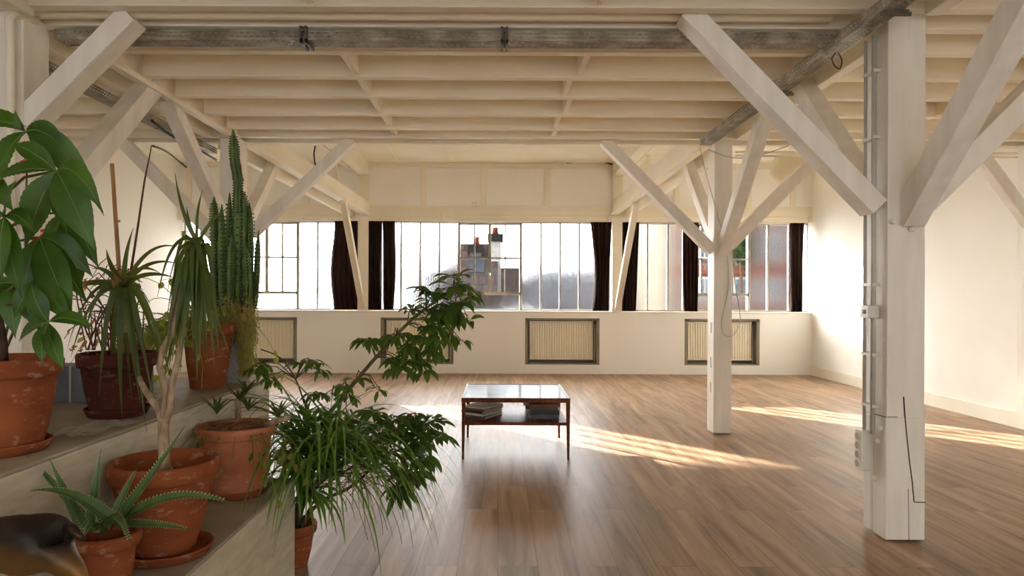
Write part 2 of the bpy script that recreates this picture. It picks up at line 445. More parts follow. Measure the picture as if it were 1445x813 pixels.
xr = P(864, 304, YF).x; zr = P(864, 304, YF).z
long_beam('white double beam running from the money tree towards the window wall', [(-2.535, -2.455), (-2.775, -2.70)], (-2.455, -2.425),
          [(V((-2.50, 6.70, Z0+.12)), V((xl-.045, YF-.02, zl+.12)), .09, .24), (V((-2.74, 6.70, Z0+.06)), V((xl-.26, YF-.02, zl+.06)), .07, .2),
           (V((-2.50+.06, 6.70, Z0+.02)), V((xl+.01, YF-.02, zl+.02)), .03, .04)])
long_beam('white double beam running beside the cable tray towards the window wall', [(1.985, 2.062), (2.205, 2.285)], (1.955, 1.985),
          [(V((2.03, 6.70, Z0+.12)), V((xr+.045, YF-.02, zr+.12)), .09, .24), (V((2.24, 6.70, Z0+.06)), V((xr+.25, YF-.02, zr+.06)), .07, .2),
           (V((1.97, 6.70, Z0+.02)), V((xr-.01, YF-.02, zr+.02)), .03, .04)])
def upper_beam(label, x0, x1, A, B, xs):
    t = thing('upper_beam', (x0, 6.8, 3.3), label, 'beam')
    MB().box(x0, x1, 6.72, YF-.01, 3.29, ZC).build('plank', M['cream'], t, bevel=.006)
    MB().box(xs[0], xs[1], 6.72, YF-.01, 3.36, ZC).build('plank', M['cream'], t, bevel=.006)
    MB().bar(A, B, .06, .05).build('strut', M['cream'], t, bevel=.004)
upper_beam('short white beam under the high ceiling above the curtains next to the umbrella plant side', xl-.16, xl, V((-2.30, 9.35, 3.29)), V((-2.30, 9.75, 2.80)), (xl-.36, xl-.26))
upper_beam('short white beam under the high ceiling above the curtain beyond the coffee table', xr, xr+.16, V((2.10, 9.6, 3.29)), V((2.06, 10.0, 2.80)), (xr+.25, xr+.35))

# ------------------------------------------------------------------ posts with braces
def brace(t, A, B, w, th, up, m=None):
    return MB().bar(A, B, w, th, up).build('brace', m or M['post'], t, bevel=.005)
def bolt(t, p, axis):
    p = V(p); a = V(axis)
    MB().tube([p, p+a*.012, p+a*.02], [.016, .016, .009], 10).build('bolt', M['plastic'], t, smooth=False)
YV = V((0, 1, 0)); XV = V((1, 0, 0))
# post with conduits
t = thing('timber_post', (2.14, 3.71, 0), 'white double-timber post carrying grey conduits and a socket strip', 'post')
b = MB(); b.box(2.058, 2.265, 3.61, 3.735, .012, .66).box(2.062, 2.262, 3.612, 3.735, .66, H+1.5)
b.box(2.085, 2.262, 3.735, 3.74, .012, H+1.5)
b.build('shaft', M['post'], t, bevel=.006)
b = MB(); b.box(2.05, 2.262, 3.741, 3.82, .018, .655).box(2.056, 2.262, 3.741, 3.82, .66, H+1.5)
b.build('rear_timber', M['post'], t, bevel=.006)
# scarf joint and drying cracks, cut as thin dark grooves
b = MB()
ck = [(1275, 560), (1277, 590), (1279, 612), (1283, 650), (1287, 680), (1289.5, 708)]
for (a, c), (d, e) in zip(ck, ck[1:]): b.bar(P(a, c, 3.611), P(d, e, 3.611), .006, .005, YV)
b.bar(P(1289.5, 708.5, 3.611), P(1305.5, 709, 3.611), .005, .006, YV)
b.bar(P(1281.5, 690, 3.611), P(1282.5, 764, 3.611), .003, .003, YV)
b.bar(V((2.058, 3.615, .662)), V((2.058, 3.735, .662)), .003, .004)
b.bar(V((2.064, 3.611, .664)), V((2.12, 3.611, .664)), .003, .003)
b.build('joint_line', M['crack'], t)
brace(t, P(972, 12, 3.62)+YV*.07, P(1243, 292, 3.62)+YV*.07, .14, .105, UP)
brace(t, V((2.155, 3.80, 1.74)), V((2.135, 4.82, 2.80)), .12, .12, XV)
brace(t, V((2.185, 3.63, 1.72)), V((2.185, 2.5, 2.86)), .14, .115, XV)
brace(t, P(1303, 287, 3.72)+YV*.03, P(1303+300, 287-300, 3.72)+YV*.03, .14, .12, UP)
for p, a in (((2.085, 3.61, 1.70), -YV), ((2.185, 3.605, 1.66), -YV), ((2.262, 3.66, 1.70), XV), ((2.057, 3.68, .52), -XV), ((2.057, 3.65, .60), -XV), ((2.057, 3.71, .31), -XV)): bolt(t, p, a)
# far post beyond the table
t = thing('timber_post', (2.115, 6.52, 0), 'white timber post with a hanging cable loop, standing beyond the coffee table', 'post')
MB().box(2.03, 2.20, 6.42, 6.62, .006, H+1.475).build('shaft', M['post'], t, bevel=.006)
for z in (.95, .62, .38): MB().bar(V((2.029, 6.50, z)), V((2.029, 6.505, z+.10)), .006, .004, YV).build('crack', M['crack'], t)
brace(t, P(853, 197, 6.44)+YV*.05, P(1007, 354, 6.44)+YV*.05, .11, .10, UP)
brace(t, V((2.115, 6.44, 1.72)), V((2.115, 5.36, 2.80)), .11, .11, XV)
brace(t, V((2.115, 6.6, 1.80)), V((2.10, 7.62, 2.80)), .11, .11, XV)
brace(t, P(1030, 346, 6.5)+YV*.04, P(1030+146, 346-146, 6.5)+YV*.04, .11, .11, UP)
for p, a in (((2.115, 6.418, 1.70), -YV), ((2.2, 6.50, 1.70), XV)): bolt(t, p, a)
# post behind the cactus
t = thing('timber_post', (-2.545, 6.52, 0), 'white timber post rising behind the tall cactus', 'post')
MB().box(-2.64, -2.452, 6.42, 6.62, .006, H+1.475).build('shaft', M['post'], t, bevel=.006)
brace(t, P(496, 196, 6.44)+YV*.05, P(352, 330, 6.44)+YV*.05, .11, .10, UP)
brace(t, V((-2.545, 6.44, 1.84)), V((-2.54, 5.20, 2.80)), .11, .11, XV)
brace(t, V((-2.545, 6.60, 1.80)), V((-2.54, 7.72, 2.82)), .11, .11, XV)
brace(t, P(308, 340, 6.5)+YV*.04, P(166, 194, 6.5)+YV*.04, .11, .11, UP)
# post behind the money tree
t = thing('timber_post', (-2.625, 3.71, 0), 'white timber post rising behind the large-leaved money tree', 'post')
MB().box(-2.72, -2.53, 3.61, 3.82, .006, H+1.5).build('shaft', M['post'], t, bevel=.006)
brace(t, P(176, 15, 3.6)+YV*.088, P(24, 168, 3.6)+YV*.088, .14, .105, UP)
brace(t, V((-2.62, 3.80, 1.66)), V((-2.50, 4.88, 2.80)), .13, .13, XV)
# half post on the side wall
t = thing('timber_post', (5.12, 6.52, 0), 'half post on the plain side wall with a brace seen past the conduit post', 'post')
MB().box(5.04, XR-.001, 6.42, 6.62, .15, H+1.475).build('shaft', M['post'], t, bevel=.006)
brace(t, P(1366, 196, 6.5), V((5.1, 6.5, 1.98)), .11, .11, UP)
# posts on the window sill
def sill_post(label, ua, ub, ta, Y):
    xa, xb = P(ua, 350, YF).x, P(ub, 350, YF).x; xm = (xa+xb)/2
    t = thing('window_post', (xm, YF+.08, ZS), label, 'post')
    MB().box(xa, xb, YF-.015, YF+.17, ZS+.004, ZC).build('shaft', M['cream'], t, bevel=.005)
    MB().bar(V((ta, Y, 2.66)), V((xm, YF-.03, ZS+.05)), .10, .09, XV).build('brace', M['cream'], t, bevel=.005)
sill_post('slim white post on the sill between the curtains behind the leaning umbrella plant', 505, 520, -2.25, 9.80)
sill_post('slim white post on the sill between curtains beyond the bare end of the coffee table', 864, 878, 2.0, 9.95)

# ------------------------------------------------------------------ windows
def make_window(i, u0, u1, bars, cas):
    t = struct('window_%d' % i, (0, YW, ZS))
    x = lambda u: P(u, 380, YW).x
    X0, X1 = x(u0), x(u1)
    fr = MB(); fro = MB(); clr = MB(); cs = MB()
    z0, z1 = ZS, ZW
    fr.box(X0, X1, YW-.03, YW+.03, z1-.035, z1+.02).box(X0, X1, YW-.03, YW+.03, z0, z0+.03)
    fr.box(X0, X0+.03, YW-.03, YW+.03, z0, z1).box(X1-.03, X1, YW-.03, YW+.03, z0, z1)
    for u in bars: fr.box(x(u)-.014, x(u)+.014, YW-.025, YW+.025, z0, z1)
    cr = [(x(a[0]), x(a[-1])) for a in cas]
    zc = P(700, 414, YW).z; zm = P(700, 364.5, YW).z
    cuts = sorted([X0+.03, X1-.03]+[x(u) for u in bars]+[q for c in cr for q in c])
    for a, c in zip(cuts, cuts[1:]):
        if c-a < .02: continue
        mid = (a+c)/2
        inside = any(p-.001 < mid < q+.001 for p, q in cr)
        if inside: continue
        fro.box(a, c, YW-.004, YW+.004, z0+.03, z1-.03)
    for us in cas:
        A, B = x(us[0]), x(us[-1])
        w = .034
        cs.box(A, B, YW-.04, YW+.04, z1-.06, z1-.02).box(A, B, YW-.04, YW+.04, zc-.03, zc+.02)
        cs.box(A-.02, A+w-.01, YW-.04, YW+.04, z0, z1-.02).box(B-w+.01, B+.02, YW-.04, YW+.04, z0, z1-.02)
        cs.box(A, B, YW-.025, YW+.025, zm-.014, zm+.014)
        for k, u in enumerate(us[1:-1]):
            ww = .024 if k == len(us[1:-1])//2 else .012
            cs.box(x(u)-ww, x(u)+ww, YW-.03, YW+.03, zc, z1-.04)
        clr.box(A+.02, B-.02, YW-.003, YW+.003, zc+.02, z1-.05)
        fro.box(A+.02, B-.02, YW-.004, YW+.004, z0+.03, zc-.03)
        hx = x(us[len(us)//2])
        h = MB(); h.bar(V((hx, YW-.05, zc+.28)), V((hx, YW-.05, zc+.40)), .02, .02, YV).bar(V((hx, YW-.05, zc+.36)), V((hx+.02, YW-.10, zc+.30)), .012, .012)
        h.build('handle', M['steel'], t)
    fr.build('frame', M['steel'], t); cs.build('casement_frame', M['steel'], t)
    fro.build('frosted_pane', M['frost'], t); clr.build('clear_pane', M['clear'], t)
make_window(1, 249, 506, [262, 284, 306, 328, 448.5, 477], [(333, 355, 377, 399, 421)])
make_window(2, 519, 864, [538, 566, 593, 620, 763, 790, 817, 844], [(647.5, 669.5, 691, 713, 735)])
make_window(3, 877, 1140, [886, 913, 942, 964, 1083, 1113, 1131], [(976, 989, 1011, 1033, 1056)])

# ------------------------------------------------------------------ curtains
def curtain(label, ua, ub, shape, seed, folds=5, u_lo=None):
    rr = random.Random(seed); Y = YF+.02
    xa, xb = P(ua, 320, Y).x, P(ub, 320, Y).x; z1, z0 = 2.526, ZS+.008
    nu, nv = 40, 26; mb = MB(); ph = rr.uniform(0, 6)
    for j in range(nv+1):
        t = j/nv; z = z1+(z0-z1)*t
        l, r = shape(t)
        for i in range(nu+1):
            s = i/nu
            x = xa+(xb-xa)*(l+(r-l)*s)
            y = Y+.030*math.sin(s*folds*2*math.pi+ph+.5*math.sin(3*t))*(.5+.5*t)+.012*math.sin(s*13+5*t)
            mb.v.append((x, y-.01, z))
    for j in range(nv):
        for i in range(nu):
            a = j*(nu+1)+i; mb.face((a, a+1, a+nu+2, a+nu+1))
    o = mb.build('curtain', M['curtain'], smooth=True)
    md = o.modifiers.new('thick', 'SOLIDIFY'); md.thickness = .006
    tag(o, label, 'curtain', 'dark curtains at the windows')
sm = lambda a, b, t: a+(b-a)*(3*t*t-2*t**3)
curtain('dark brown curtain bulging to its outer side, before the sill post behind the umbrella plant', 472, 505,
        lambda t: ((0-.16*math.sin(math.pi*min(1, t*.9))**2, 1.0)), 1, 5)
curtain('dark curtain half against the sill post, slit away from its pair above the second radiator', 520.5, 539, lambda t: (0, 1.0-.12*math.sin(math.pi*t)), 2, 3)
curtain('dark curtain half hanging free of the sill post, pinched at its foot', 539.5, 556, lambda t: (.0+.12*t, 1.06+.1*math.sin(math.pi*t)-.25*max(0, t-.7)), 3, 3)
curtain('dark brown curtain gathered at the end of the wide middle window', 832.5, 863, lambda t: (.02+.22*math.sin(math.pi*t*.8)-.08*max(0, t-.8), 1.0-.12*t), 4, 5)
curtain('dark curtain half hidden by the diagonal brace beside the sill post', 878, 902, lambda t: (0-.0*t, 1-.2*t), 5, 4)
curtain('narrow dark curtain hanging just beside the post with the cable loop', 963, 984, lambda t: (.0+.25*max(0, t-.6), 1.06-.05*t-.1*max(0, t-.7)), 6, 4)
curtain('narrow dark curtain in the sunny corner of the window wall', 1115, 1135, lambda t: (0+.2*max(0, t-.7), 1-.15*t+.1*max(0, t-.8)), 7, 4)
# curtain wire with brackets
b = MB(); b.tube([V((XL+.05, YF+.045, 2.518)), V((XR-.05, YF+.045, 2.518))], .006, 8)
o = tag(b.build('curtain_rod', M['plastic']), 'thin white curtain rod running under the frieze ledge', 'curtain rod')
for u in (539, 623, 690, 858, 1147): 
    x = min(P(u, 309, YF).x, XR-.06); MB().box(x-.012, x+.012, YF-.03, YF-.011, 2.545, 2.64).build('bracket', M['plastic'], o)

# ------------------------------------------------------------------ radiators
rl = ['cream ribbed radiator recessed in the wall, partly behind the cactus and trailing moss', 'cream ribbed radiator recessed in the wall behind the leaning umbrella plant',
      'cream ribbed radiator recessed in the bare wall beyond the coffee table', 'cream ribbed radiator recessed in the wall and crossed by the post with cable loop']
for (x0, x1), lab in zip(RX, rl):
    a, c, z0, z1, Y = x0+.075, x1-.095, RZ0+.075, RZ1-.05, YF+.10
    t = thing('radiator', ((a+c)/2, Y+.05, z0), lab, 'radiator', 'radiators under the windows')
    mb = MB(); mb.box(a, c, Y+.012, Y+.06, z0, z1)
    n = 26; w = (c-a)/n
    for i in range(n):
        xa = a+i*w; mb.hexa([(xa+w*.30, Y, z0+.03), (xa+w*.70, Y, z0+.03), (xa+w*.93, Y+.013, z0+.03), (xa+w*.07, Y+.013, z0+.03),
                             (xa+w*.30, Y, z1-.03), (xa+w*.70, Y, z1-.03), (xa+w*.93, Y+.013, z1-.03), (xa+w*.07, Y+.013, z1-.03)])
    mb.box(a, c, Y-.002, Y+.02, z0, z0+.03).box(a, c, Y-.002, Y+.02, z1-.03, z1)
    mb.build('panel', M['radiator'], t)
    MB().tube([V((a-.03, Y+.04, RZ0+.02)), V((a-.03, Y+.04, z0+.05)), V((a+.005, Y+.04, z0+.06))], .009, 8).tube([V((a-.03, Y+.04, z0-.005)), V((a-.03, Y+.04, z0+.04))], .016, 8).build('valve', M['plastic'], t)
    MB().tube([V((c+.03, Y+.04, RZ0+.02)), V((c+.03, Y+.04, z1-.06)), V((c-.005, Y+.04, z1-.06))], .008, 8).build('supply_pipe', M['plastic'], t)
    for q in (a+.1, c-.14): MB().box(q, q+.04, Y+.06, YF+.245, z0+.1, z1-.1).build('bracket', M['plastic'], t)

# ------------------------------------------------------------------ cable trays
def perf(mb, O, a, c, L, W, rows, pitch, sl, sw, th=.0):
    O, a, c = V(O), V(a), V(c)
    def quad(s0, s1, t0, t1):
        n = mb.add([O+a*s0+c*t0, O+a*s1+c*t0, O+a*s1+c*t1, O+a*s0+c*t1]); mb.face((n, n+1, n+2, n+3))
    gap = (W-rows*sw)/(rows+1); t = 0
    for r in range(rows):
        quad(0, L, t, t+gap); t += gap
        sh = (pitch/2) if r % 2 else 0
        n = int(L/pitch); s = 0
        quad(0, max(.001, sh), t, t+sw)
        for k in range(n):
            s = sh+k*pitch
            if s+pitch > L: break
            quad(s, s+pitch-sl, t, t+sw)
        t += sw
    quad(0, L, t, W)
def tray(label, O, a, c, L, W, h):
    O, a, c = V(O), V(a), V(c); mb = MB()
    perf(mb, O, a, c, L, W, 4, .036, .022, .009)
    perf(mb, O, a, UP, L, h, 2, .036, .022, .007)
    perf(mb, O+c*W, a, UP, L, h, 2, .036, .022, .007)
    t = thing('cable_tray', O, label, 'cable tray')
    o = mb.build('channel', M['tray'], t); md = o.modifiers.new('thick', 'SOLIDIFY'); md.thickness = .0018
    return t
t1 = tray('galvanised perforated cable tray running across under the ceiling beam, with two brackets', (-2.50, 3.815, H+1.43), (1, 0, 0), (0, 1, 0), 4.38, .115, .055)
for u in (429, 712):
    x = P(u, 52, 3.81).x; mb = MB()
    mb.box(x-.02, x-.008, 3.79, 3.813, H+1.40, H+1.50).box(x+.008, x+.02, 3.79, 3.813, H+1.40, H+1.50).box(x-.02, x+.02, 3.806, 3.813, H+1.40, H+1.50)
    mb.box(x-.02, x-.008, 3.79, 3.945, H+1.41, H+1.428).box(x+.008, x+.02, 3.79, 3.945, H+1.41, H+1.428)
    mb.tube([V((x, 3.786, H+1.475)), V((x, 3.80, H+1.475))], .009, 8)
    mb.build('hanger_bracket', M['bracket'], t1)
t2 = tray('galvanised perforated cable tray running along the beam to the post with cable loop', (1.865, 2.2, H+1.40), (0, 1, 0), (1, 0, 0), 4.12, .10, .06)
for y in (3.3, 4.62):
    MB().box(1.86, 1.985, y, y+.03, H+1.375, H+1.397).tube([V((1.9, y+.015, H+1.38)), V((2.0, y+.015, H+1.38))], .011, 8).build('hanger_bracket', M['bracket'], t2)
t3 = tray('galvanised perforated cable tray seen between the braces above the dry-vine pot', (-2.92, 4.2, H+1.40), (0, 1, 0), (1, 0, 0), 2.6, .10, .055)
# cables lying in or hanging from the trays
def cable(name, pts, r, m, label, cat='cable', n=6):
    pts = [V(p) for p in pts]; out = []
    for i in range(len(pts)-1):
        p0, p1, p2, p3 = pts[max(i-1, 0)], pts[i], pts[i+1], pts[min(i+2, len(pts)-1)]
        for k in range(n):
            t = k/n
            out.append(.5*((2*p1)+(p2-p0)*t+(2*p0-5*p1+4*p2-p3)*t*t+(3*p1-p0-3*p2+p3)*t**3))
    out.append(pts[-1])
    mb = MB().tube(out, r, 6)
    return tag(mb.build(name, m, smooth=True), label, cat) if label else out
cable('cable', [P(305, 226, 6.75), P(270, 205, 6.0), P(240, 190, 5.6), P(214, 170, 5.3)], .011, M['black'], 'black cable sagging beside the tray between the braces')
cable('cable', [P(216, 206, 7.2), P(235, 214, 8), P(252, 227, 10.5), P(263, 236, 10.6)], .012, M['black'], 'black cable crossing the pale wall corner above the dry stake')
cable('cable', [P(445, 206, 7.2), P(443, 218, 7.2), P(445, 234, 7.2)], .008, M['black'], 'short black cable end dangling above the crossing braces')
cable('cable', [P(800, 230, YF-.02), P(830, 228, YF-.03), P(850, 229, YF-.03), P(864, 232, YF-.02)], .012, M['black'], 'black cable along the top of the frieze by the sill post')
cable('cable', [P(988, 208, 6.3), P(995, 240, 6.40), P(1006, 280, 6.40), P(1017, 318, 6.40), P(1024, 330, 6.41), P(1028, 400, 6.41), P(1021, 440, 6.41), P(1018, 458, 6.41), P(1022, 472, 6.41), P(1033, 474, 6.40), P(1043, 460, 6.40), P(1044, 440, 6.41), P(1038, 405, 6.42), P(1032, 350, 6.415), P(1026, 318, 6.41)], .0045, M['conduit'], 'thin grey cable looping down the white post beyond the table')
cable('cable', [P(1000, 211, 6.3), P(1030, 222, 6.3), P(1062, 222, 6.3), P(1095, 212, 6.4), P(1112, 206, 6.5)], .006, M['conduit'], 'thin loose wire sagging from the end of the cable tray')
cable('cable_tie', [P(1180, 74, 3.9), P(1174, 82, 3.9), P(1177, 92, 3.9), P(1185, 97, 3.9), P(1188, 85, 3.9), P(1183, 75, 3.9)], .0035, M['black'], 'black cable tie loop hanging from the tray near the conduits', 'cable tie')
cable('cable', [P(1020, 47, 3.84)+V((0, 0, .02)), P(1045, 51, 3.84)+V((0, 0, .01)), P(1090, 47, 3.84)+V((0, 0, .02)), P(1160, 49, 3.84)], .004, M['plastic'], 'thin white wire lying in the cross tray by the long brace')
# pipes
tag(MB().tube([V((XL+.05, 3.71, H+1.535)), V((1.8, 3.71, H+1.535))], .036, 16).build('ceiling_pipe', M['ceil'], smooth=True), 'cream round pipe tucked between the two planks of the ceiling beam', 'pipe')
tag(MB().tube([V((2.35, 6.78, H+1.44)), V((XR-.01, 6.78, H+1.44))], .012, 10).tube([V((2.35, 6.78, H+1.40)), V((XR-.01, 6.78, H+1.40))], .009, 10).build('conduit_pipe', M['cream'], smooth=True), 'pair of thin cream pipes along the beam beyond the conduit post', 'pipe')
b = MB(); pr = [P(13, 330, 3.55), P(13, 60, 3.55), P(13, 24, 3.55), P(20, 18, 3.5), P(34, 20, 3.45)]
b.tube([V((p.x, 3.56, p.z)) for p in pr[:2]]+[V((P(13, 26, 3.56).x, 3.56, P(13, 26, 3.56).z)), V((P(17, 18, 3.56).x, 3.58, P(17, 18, 3.56).z)), V((P(34, 18, 3.6).x, 3.7, P(34, 18, 3.6).z))], .022, 12)
tag(b.build('wall_pipe', M['cream'], smooth=True), 'white pipe bending over the top of the post behind the money tree', 'pipe')
# conduit run with its boxes on the post
t = thing('conduit_run', (1.99, 3.72, .6), 'pair of grey vertical conduits clipped beside the white post', 'conduit')
b = MB()
for y, rr_ in ((3.69, .0125), (3.775, .009)): b.tube([V((2.030, y, .556)), V((2.030, y, H+1.42))], rr_, 12)
b.build('conduit_tube', M['conduit'], t, smooth=True)
for z in (.70, .98, 1.36, 1.80, 2.16, 2.52): MB().box(2.02, 2.058, 3.675, 3.79, z, z+.016).build('clip', M['plastic'], t)
t = thing('switch_box', (2.02, 3.72, 1.186), 'small grey switch box halfway up the conduits', 'switch')
MB().box(1.995, 2.056, 3.672, 3.757, 1.186, 1.255).build('housing', M['plastic'], t, bevel=.004)
MB().box(1.991, 1.995, 3.70, 3.725, 1.21, 1.23).build('rocker', M['black'], t)
t = thing('socket_strip', (2.02, 3.75, .36), 'beige four-gang socket strip low on the conduit post', 'socket')
MB().box(1.992, 2.05, 3.735, 3.80, .345, .565).build('housing', M['plastic'], t, bevel=.005)
for k in range(4):
    z = .38+k*.05
    s_ = MB().tube([V((1.9925, 3.767, z)), V((1.986, 3.767, z))], .024, 20).build('socket', M['plastic'], t)
    MB().tube([V((1.987, 3.767, z)), V((1.985, 3.767, z))], .020, 20).build('socket_well', M['socket'], s_)
# small box on the frieze and bulb lantern
x = P(670, 289, YF).x
tag(MB().box(x-.035, x+.035, YF-.05, YF-.001, 2.77, 2.85).build('junction_box', M['plastic'], bevel=.006), 'small cream junction box on the frieze ledge above the middle window', 'junction box')
lc = P(1114, 238, 9.0)
t = thing('paper_lantern', lc, 'round white paper lantern hanging from the high ceiling behind the braces', 'lantern')
b = MB(); pf = []
for i in range(49):
    a = -math.pi/2*.93+i/48*math.pi*.93; r = .24*math.cos(a)+.004*math.cos(i*math.pi)
    pf.append((r, .22*math.sin(a)))
b.lathe(pf, lc, 32); b.build('shade', M['paper'], t, smooth=True)
MB().tube([lc+V((0, 0, .2)), V((lc.x, lc.y, ZC))], .004, 6).build('cord', M['plastic'], t)

# ------------------------------------------------------------------ coffee table with books
TX0, TX1, TY0, TY1, TZ = -.292, .568, 5.37, 6.24, .49
t = thing('coffee_table', ((TX0+TX1)/2, (TY0+TY1)/2, 0), 'dark wooden two-tier coffee table with a pale glossy top', 'table')
b = MB(); b.box(TX0, TX1, TY0, TY0+.022, TZ-.036, TZ).box(TX0, TX1, TY1-.022, TY1, TZ-.036, TZ).box(TX0, TX0+.022, TY0+.022, TY1-.022, TZ-.036, TZ).box(TX1-.022, TX1, TY0+.022, TY1-.022, TZ-.036, TZ)
b.build('top_frame', M['teak'], t, bevel=.003)
MB().box(TX0+.022, TX1-.022, TY0+.022, TY1-.022, TZ-.022, TZ-.004).build('top_panel', M['top'], t)
MB().box(TX0+.02, TX1-.02, TY0+.01, TY1-.01, .272, .297).build('shelf', M['teak'], t, bevel=.003)
for x, sx in ((TX0+.017, 1), (TX1-.017, -1)):
    for y, sy in ((TY0+.017, 1), (TY1-.017, -1)):
        MB().bar(V((x-sx*.004, y, 0)), V((x, y, TZ-.037)), .018, .018, YV, .032, .032).build('leg', M['teak'], t, bevel=.003)
def book(name, cx, cy, z, w, d, h, rot, mc, mp, label, group):
    t = thing(name, (cx, cy, z), label, 'magazine' if name == 'magazine' else 'book', group)
    t.rotation_euler = (0, 0, rot)
    def lb(nm, m, *q):
        mb = MB().box(*q); me = mb.build(nm, m, None, bevel=.0015); me.parent = t; return me
    c = min(.004, h*.2)
    lb('page_block', mp, -w/2+.004, w/2-.004, -d/2+.004, d/2-.004, c, h-c)
    mb = MB().box(-w/2, w/2, -d/2, d/2, 0, c).box(-w/2, w/2, -d/2, d/2, h-c, h).box(-w/2, w/2, -d/2, -d/2+c, c, h-c)
    me = mb.build('cover', mc, None); me.parent = t
z = .298; pos = ['lowest', 'second from bottom', 'third from bottom', 'fourth from bottom', 'topmost']
mp = [M['book_grey'], M['book_white'], M['book_dark'], M['book_brown'], M['book_white']]
for k in range(5):
    h = (.024, .018, .02, .016, .014)[k]
    book('magazine', -.125+R.uniform(-.012, .012), 5.66+R.uniform(-.012, .012), z, .215, .285, h, -.55+R.uniform(-.08, .08), mp[k], M['book_cream'],
         pos[k]+' magazine of the skewed low pile on the table shelf', 'magazines on the table shelf'); z += h+.0006
z = .298
for k in range(4):
    h = (.036, .036, .026, .02)[k]
    book('book', .375+R.uniform(-.006, .006), 5.60+R.uniform(-.006, .01), z, .235, .17, h, R.uniform(-.04, .04), [M['book_grey'], M['book_dark'], M['book_brown'], M['book_brown']][k], M['book_cream'],
         pos[k if k < 3 else 4]+' thick book of the tidy front pile on the table shelf', 'books on the table shelf'); z += h+.0006
z = .298
for k in range(5):
    h = (.034, .03, .03, .03, .03)[k]
    book('book', .345+R.uniform(-.012, .012), 5.90+R.uniform(-.01, .01), z, .235, .2, h, R.uniform(-.09, .09), [M['book_white'], M['book_brown'], M['book_white'], M['book_white'], M['book_white']][k], M['book_cream'],
         pos[k]+' book of the taller rear pile on the table shelf', 'books on the table shelf'); z += h+.0006

# ------------------------------------------------------------------ concrete steps
ZA, ZB, XA, XB = .84, .46, -1.265, -.93
YA, YB2 = 3.76, 3.12
def step(label, x0, x1, y0, y1, z1):
    t = thing('concrete_step', ((x0+x1)/2, y1, 0), label, 'step')
    MB().box(x0, x1, y0, y1, 0, z1-.012).build('riser', M['concrete'], t, bevel=.006)
    MB().box(x0, x1-.001, y0, y1-.001, z1-.012, z1).build('tread', M['tread'], t, bevel=.004)
step('upper concrete step carrying the money tree and the cactus pots', -2.48, XA, .3, YA, ZA)
step('lower concrete step carrying the aloe and the dracaena pots', XA+.001, XB, .3, YB2, ZB)
t = thing('tiled_kerb', (-2.1, 3.0, ZA), 'low blue-grey tiled kerb behind the terracotta pots', 'kerb')
MB().box(-2.46, -1.52, 2.86, 3.0, ZA+.001, ZA+.155).build('kerb_block', M['slate'], t, bevel=.004)
b = MB()
for x in (-2.06, -1.93, -1.8, -1.67): b.box(x-.003, x+.003, 2.857, 2.862, ZA+.002, ZA+.155)
b.build('tile_joint', M['joint'], t)
# crumpled sheet
c = V((-1.36, 2.27, ZA)); mb = MB(); n = 14
for j in range(n+1):
    for i in range(n+1):
        s, q = i/n-.5, j/n-.5
        mb.v.append((c.x+s*.15+q*.03, c.y+q*.26, ZA+.004+.012*abs(math.sin(9*s+4*q))*abs(math.cos(7*q))+.004*R.random()))
for j in range(n):
    for i in range(n):
        a = j*(n+1)+i; mb.face((a, a+1, a+n+2, a+n+1))
tag(mb.build('plastic_sheet', M['sheet']), 'crumpled clear plastic sheet lying on the upper concrete step', 'plastic sheet')

# ------------------------------------------------------------------ pots
def pot(t, c, h, rb, rt, m, rim=.05, lean=(0, 0), sl='pot', soil=.03):
    c = V(c); tt = .016; rr = rt-.014
    k = lambda z: rb+(rr-rb)*z/(h-rim)
    prof = [(rb*.98, 0), (rb, .006), (k((h-rim)*.5)+.003, (h-rim)*.5), (rr, h-rim), (rt-.004, h-rim+.003), (rt, h-rim+.012), (rt+.002, h-.012), (rt-.003, h-.002), (rt-.009, h), (rt-tt, h-.004), (rr-tt, h-rim), (rb+.01, h-rim-.10 if h > .2 else h*.4)]
    mb = MB().lathe(prof, (0, 0, 0), 56)
    mb.v = [tuple(c+V((x+lean[0]*z, y+lean[1]*z, z))) for x, y, z in mb.v]
    o = mb.build(sl, m, t, smooth=True)
    e = o.modifiers.new('edge', 'EDGE_SPLIT'); e.split_angle = math.radians(50)
    zs = h-rim+.005
    s = MB(); pr = [(rr-tt+.004, 0), ((rr-tt)*.7, .012), ((rr-tt)*.35, .008), (.004, .014)]
    s.lathe([(r, z) for r, z in pr], c+V((lean[0]*zs, lean[1]*zs, zs-.012)), 40)
    for k2 in range(50):
        a, r = R.uniform(0, 6.28), R.uniform(0, rr-tt-.008); p = c+V((r*math.cos(a)+lean[0]*zs, r*math.sin(a)+lean[1]*zs, zs-.002))
        s.bar(p, p+V((R.uniform(-.012, .012), R.uniform(-.012, .012), .006)), .006, .005)
    s.build('soil', M['soil'], t, smooth=True)
    return c+V((lean[0]*zs, lean[1]*zs, zs))
def saucer(c, r, label, m, h=.032):
    mb = MB().lathe([(r*.86, 0), (r*.9, .003), (r*.99, h*.8), (r, h*.9), (r*.985, h), (r*.95, h), (r*.92, h*.8), (r*.84, .010), (.002, .010)], c, 56)
    o = mb.build('pot_saucer', m, smooth=True); e = o.modifiers.new('edge', 'EDGE_SPLIT'); e.split_angle = math.radians(45)
    tag(o, label, 'saucer', 'terracotta saucers')
def PY(u, y): return (u-U0)*y/F
ND = V((0, -.75, .66))
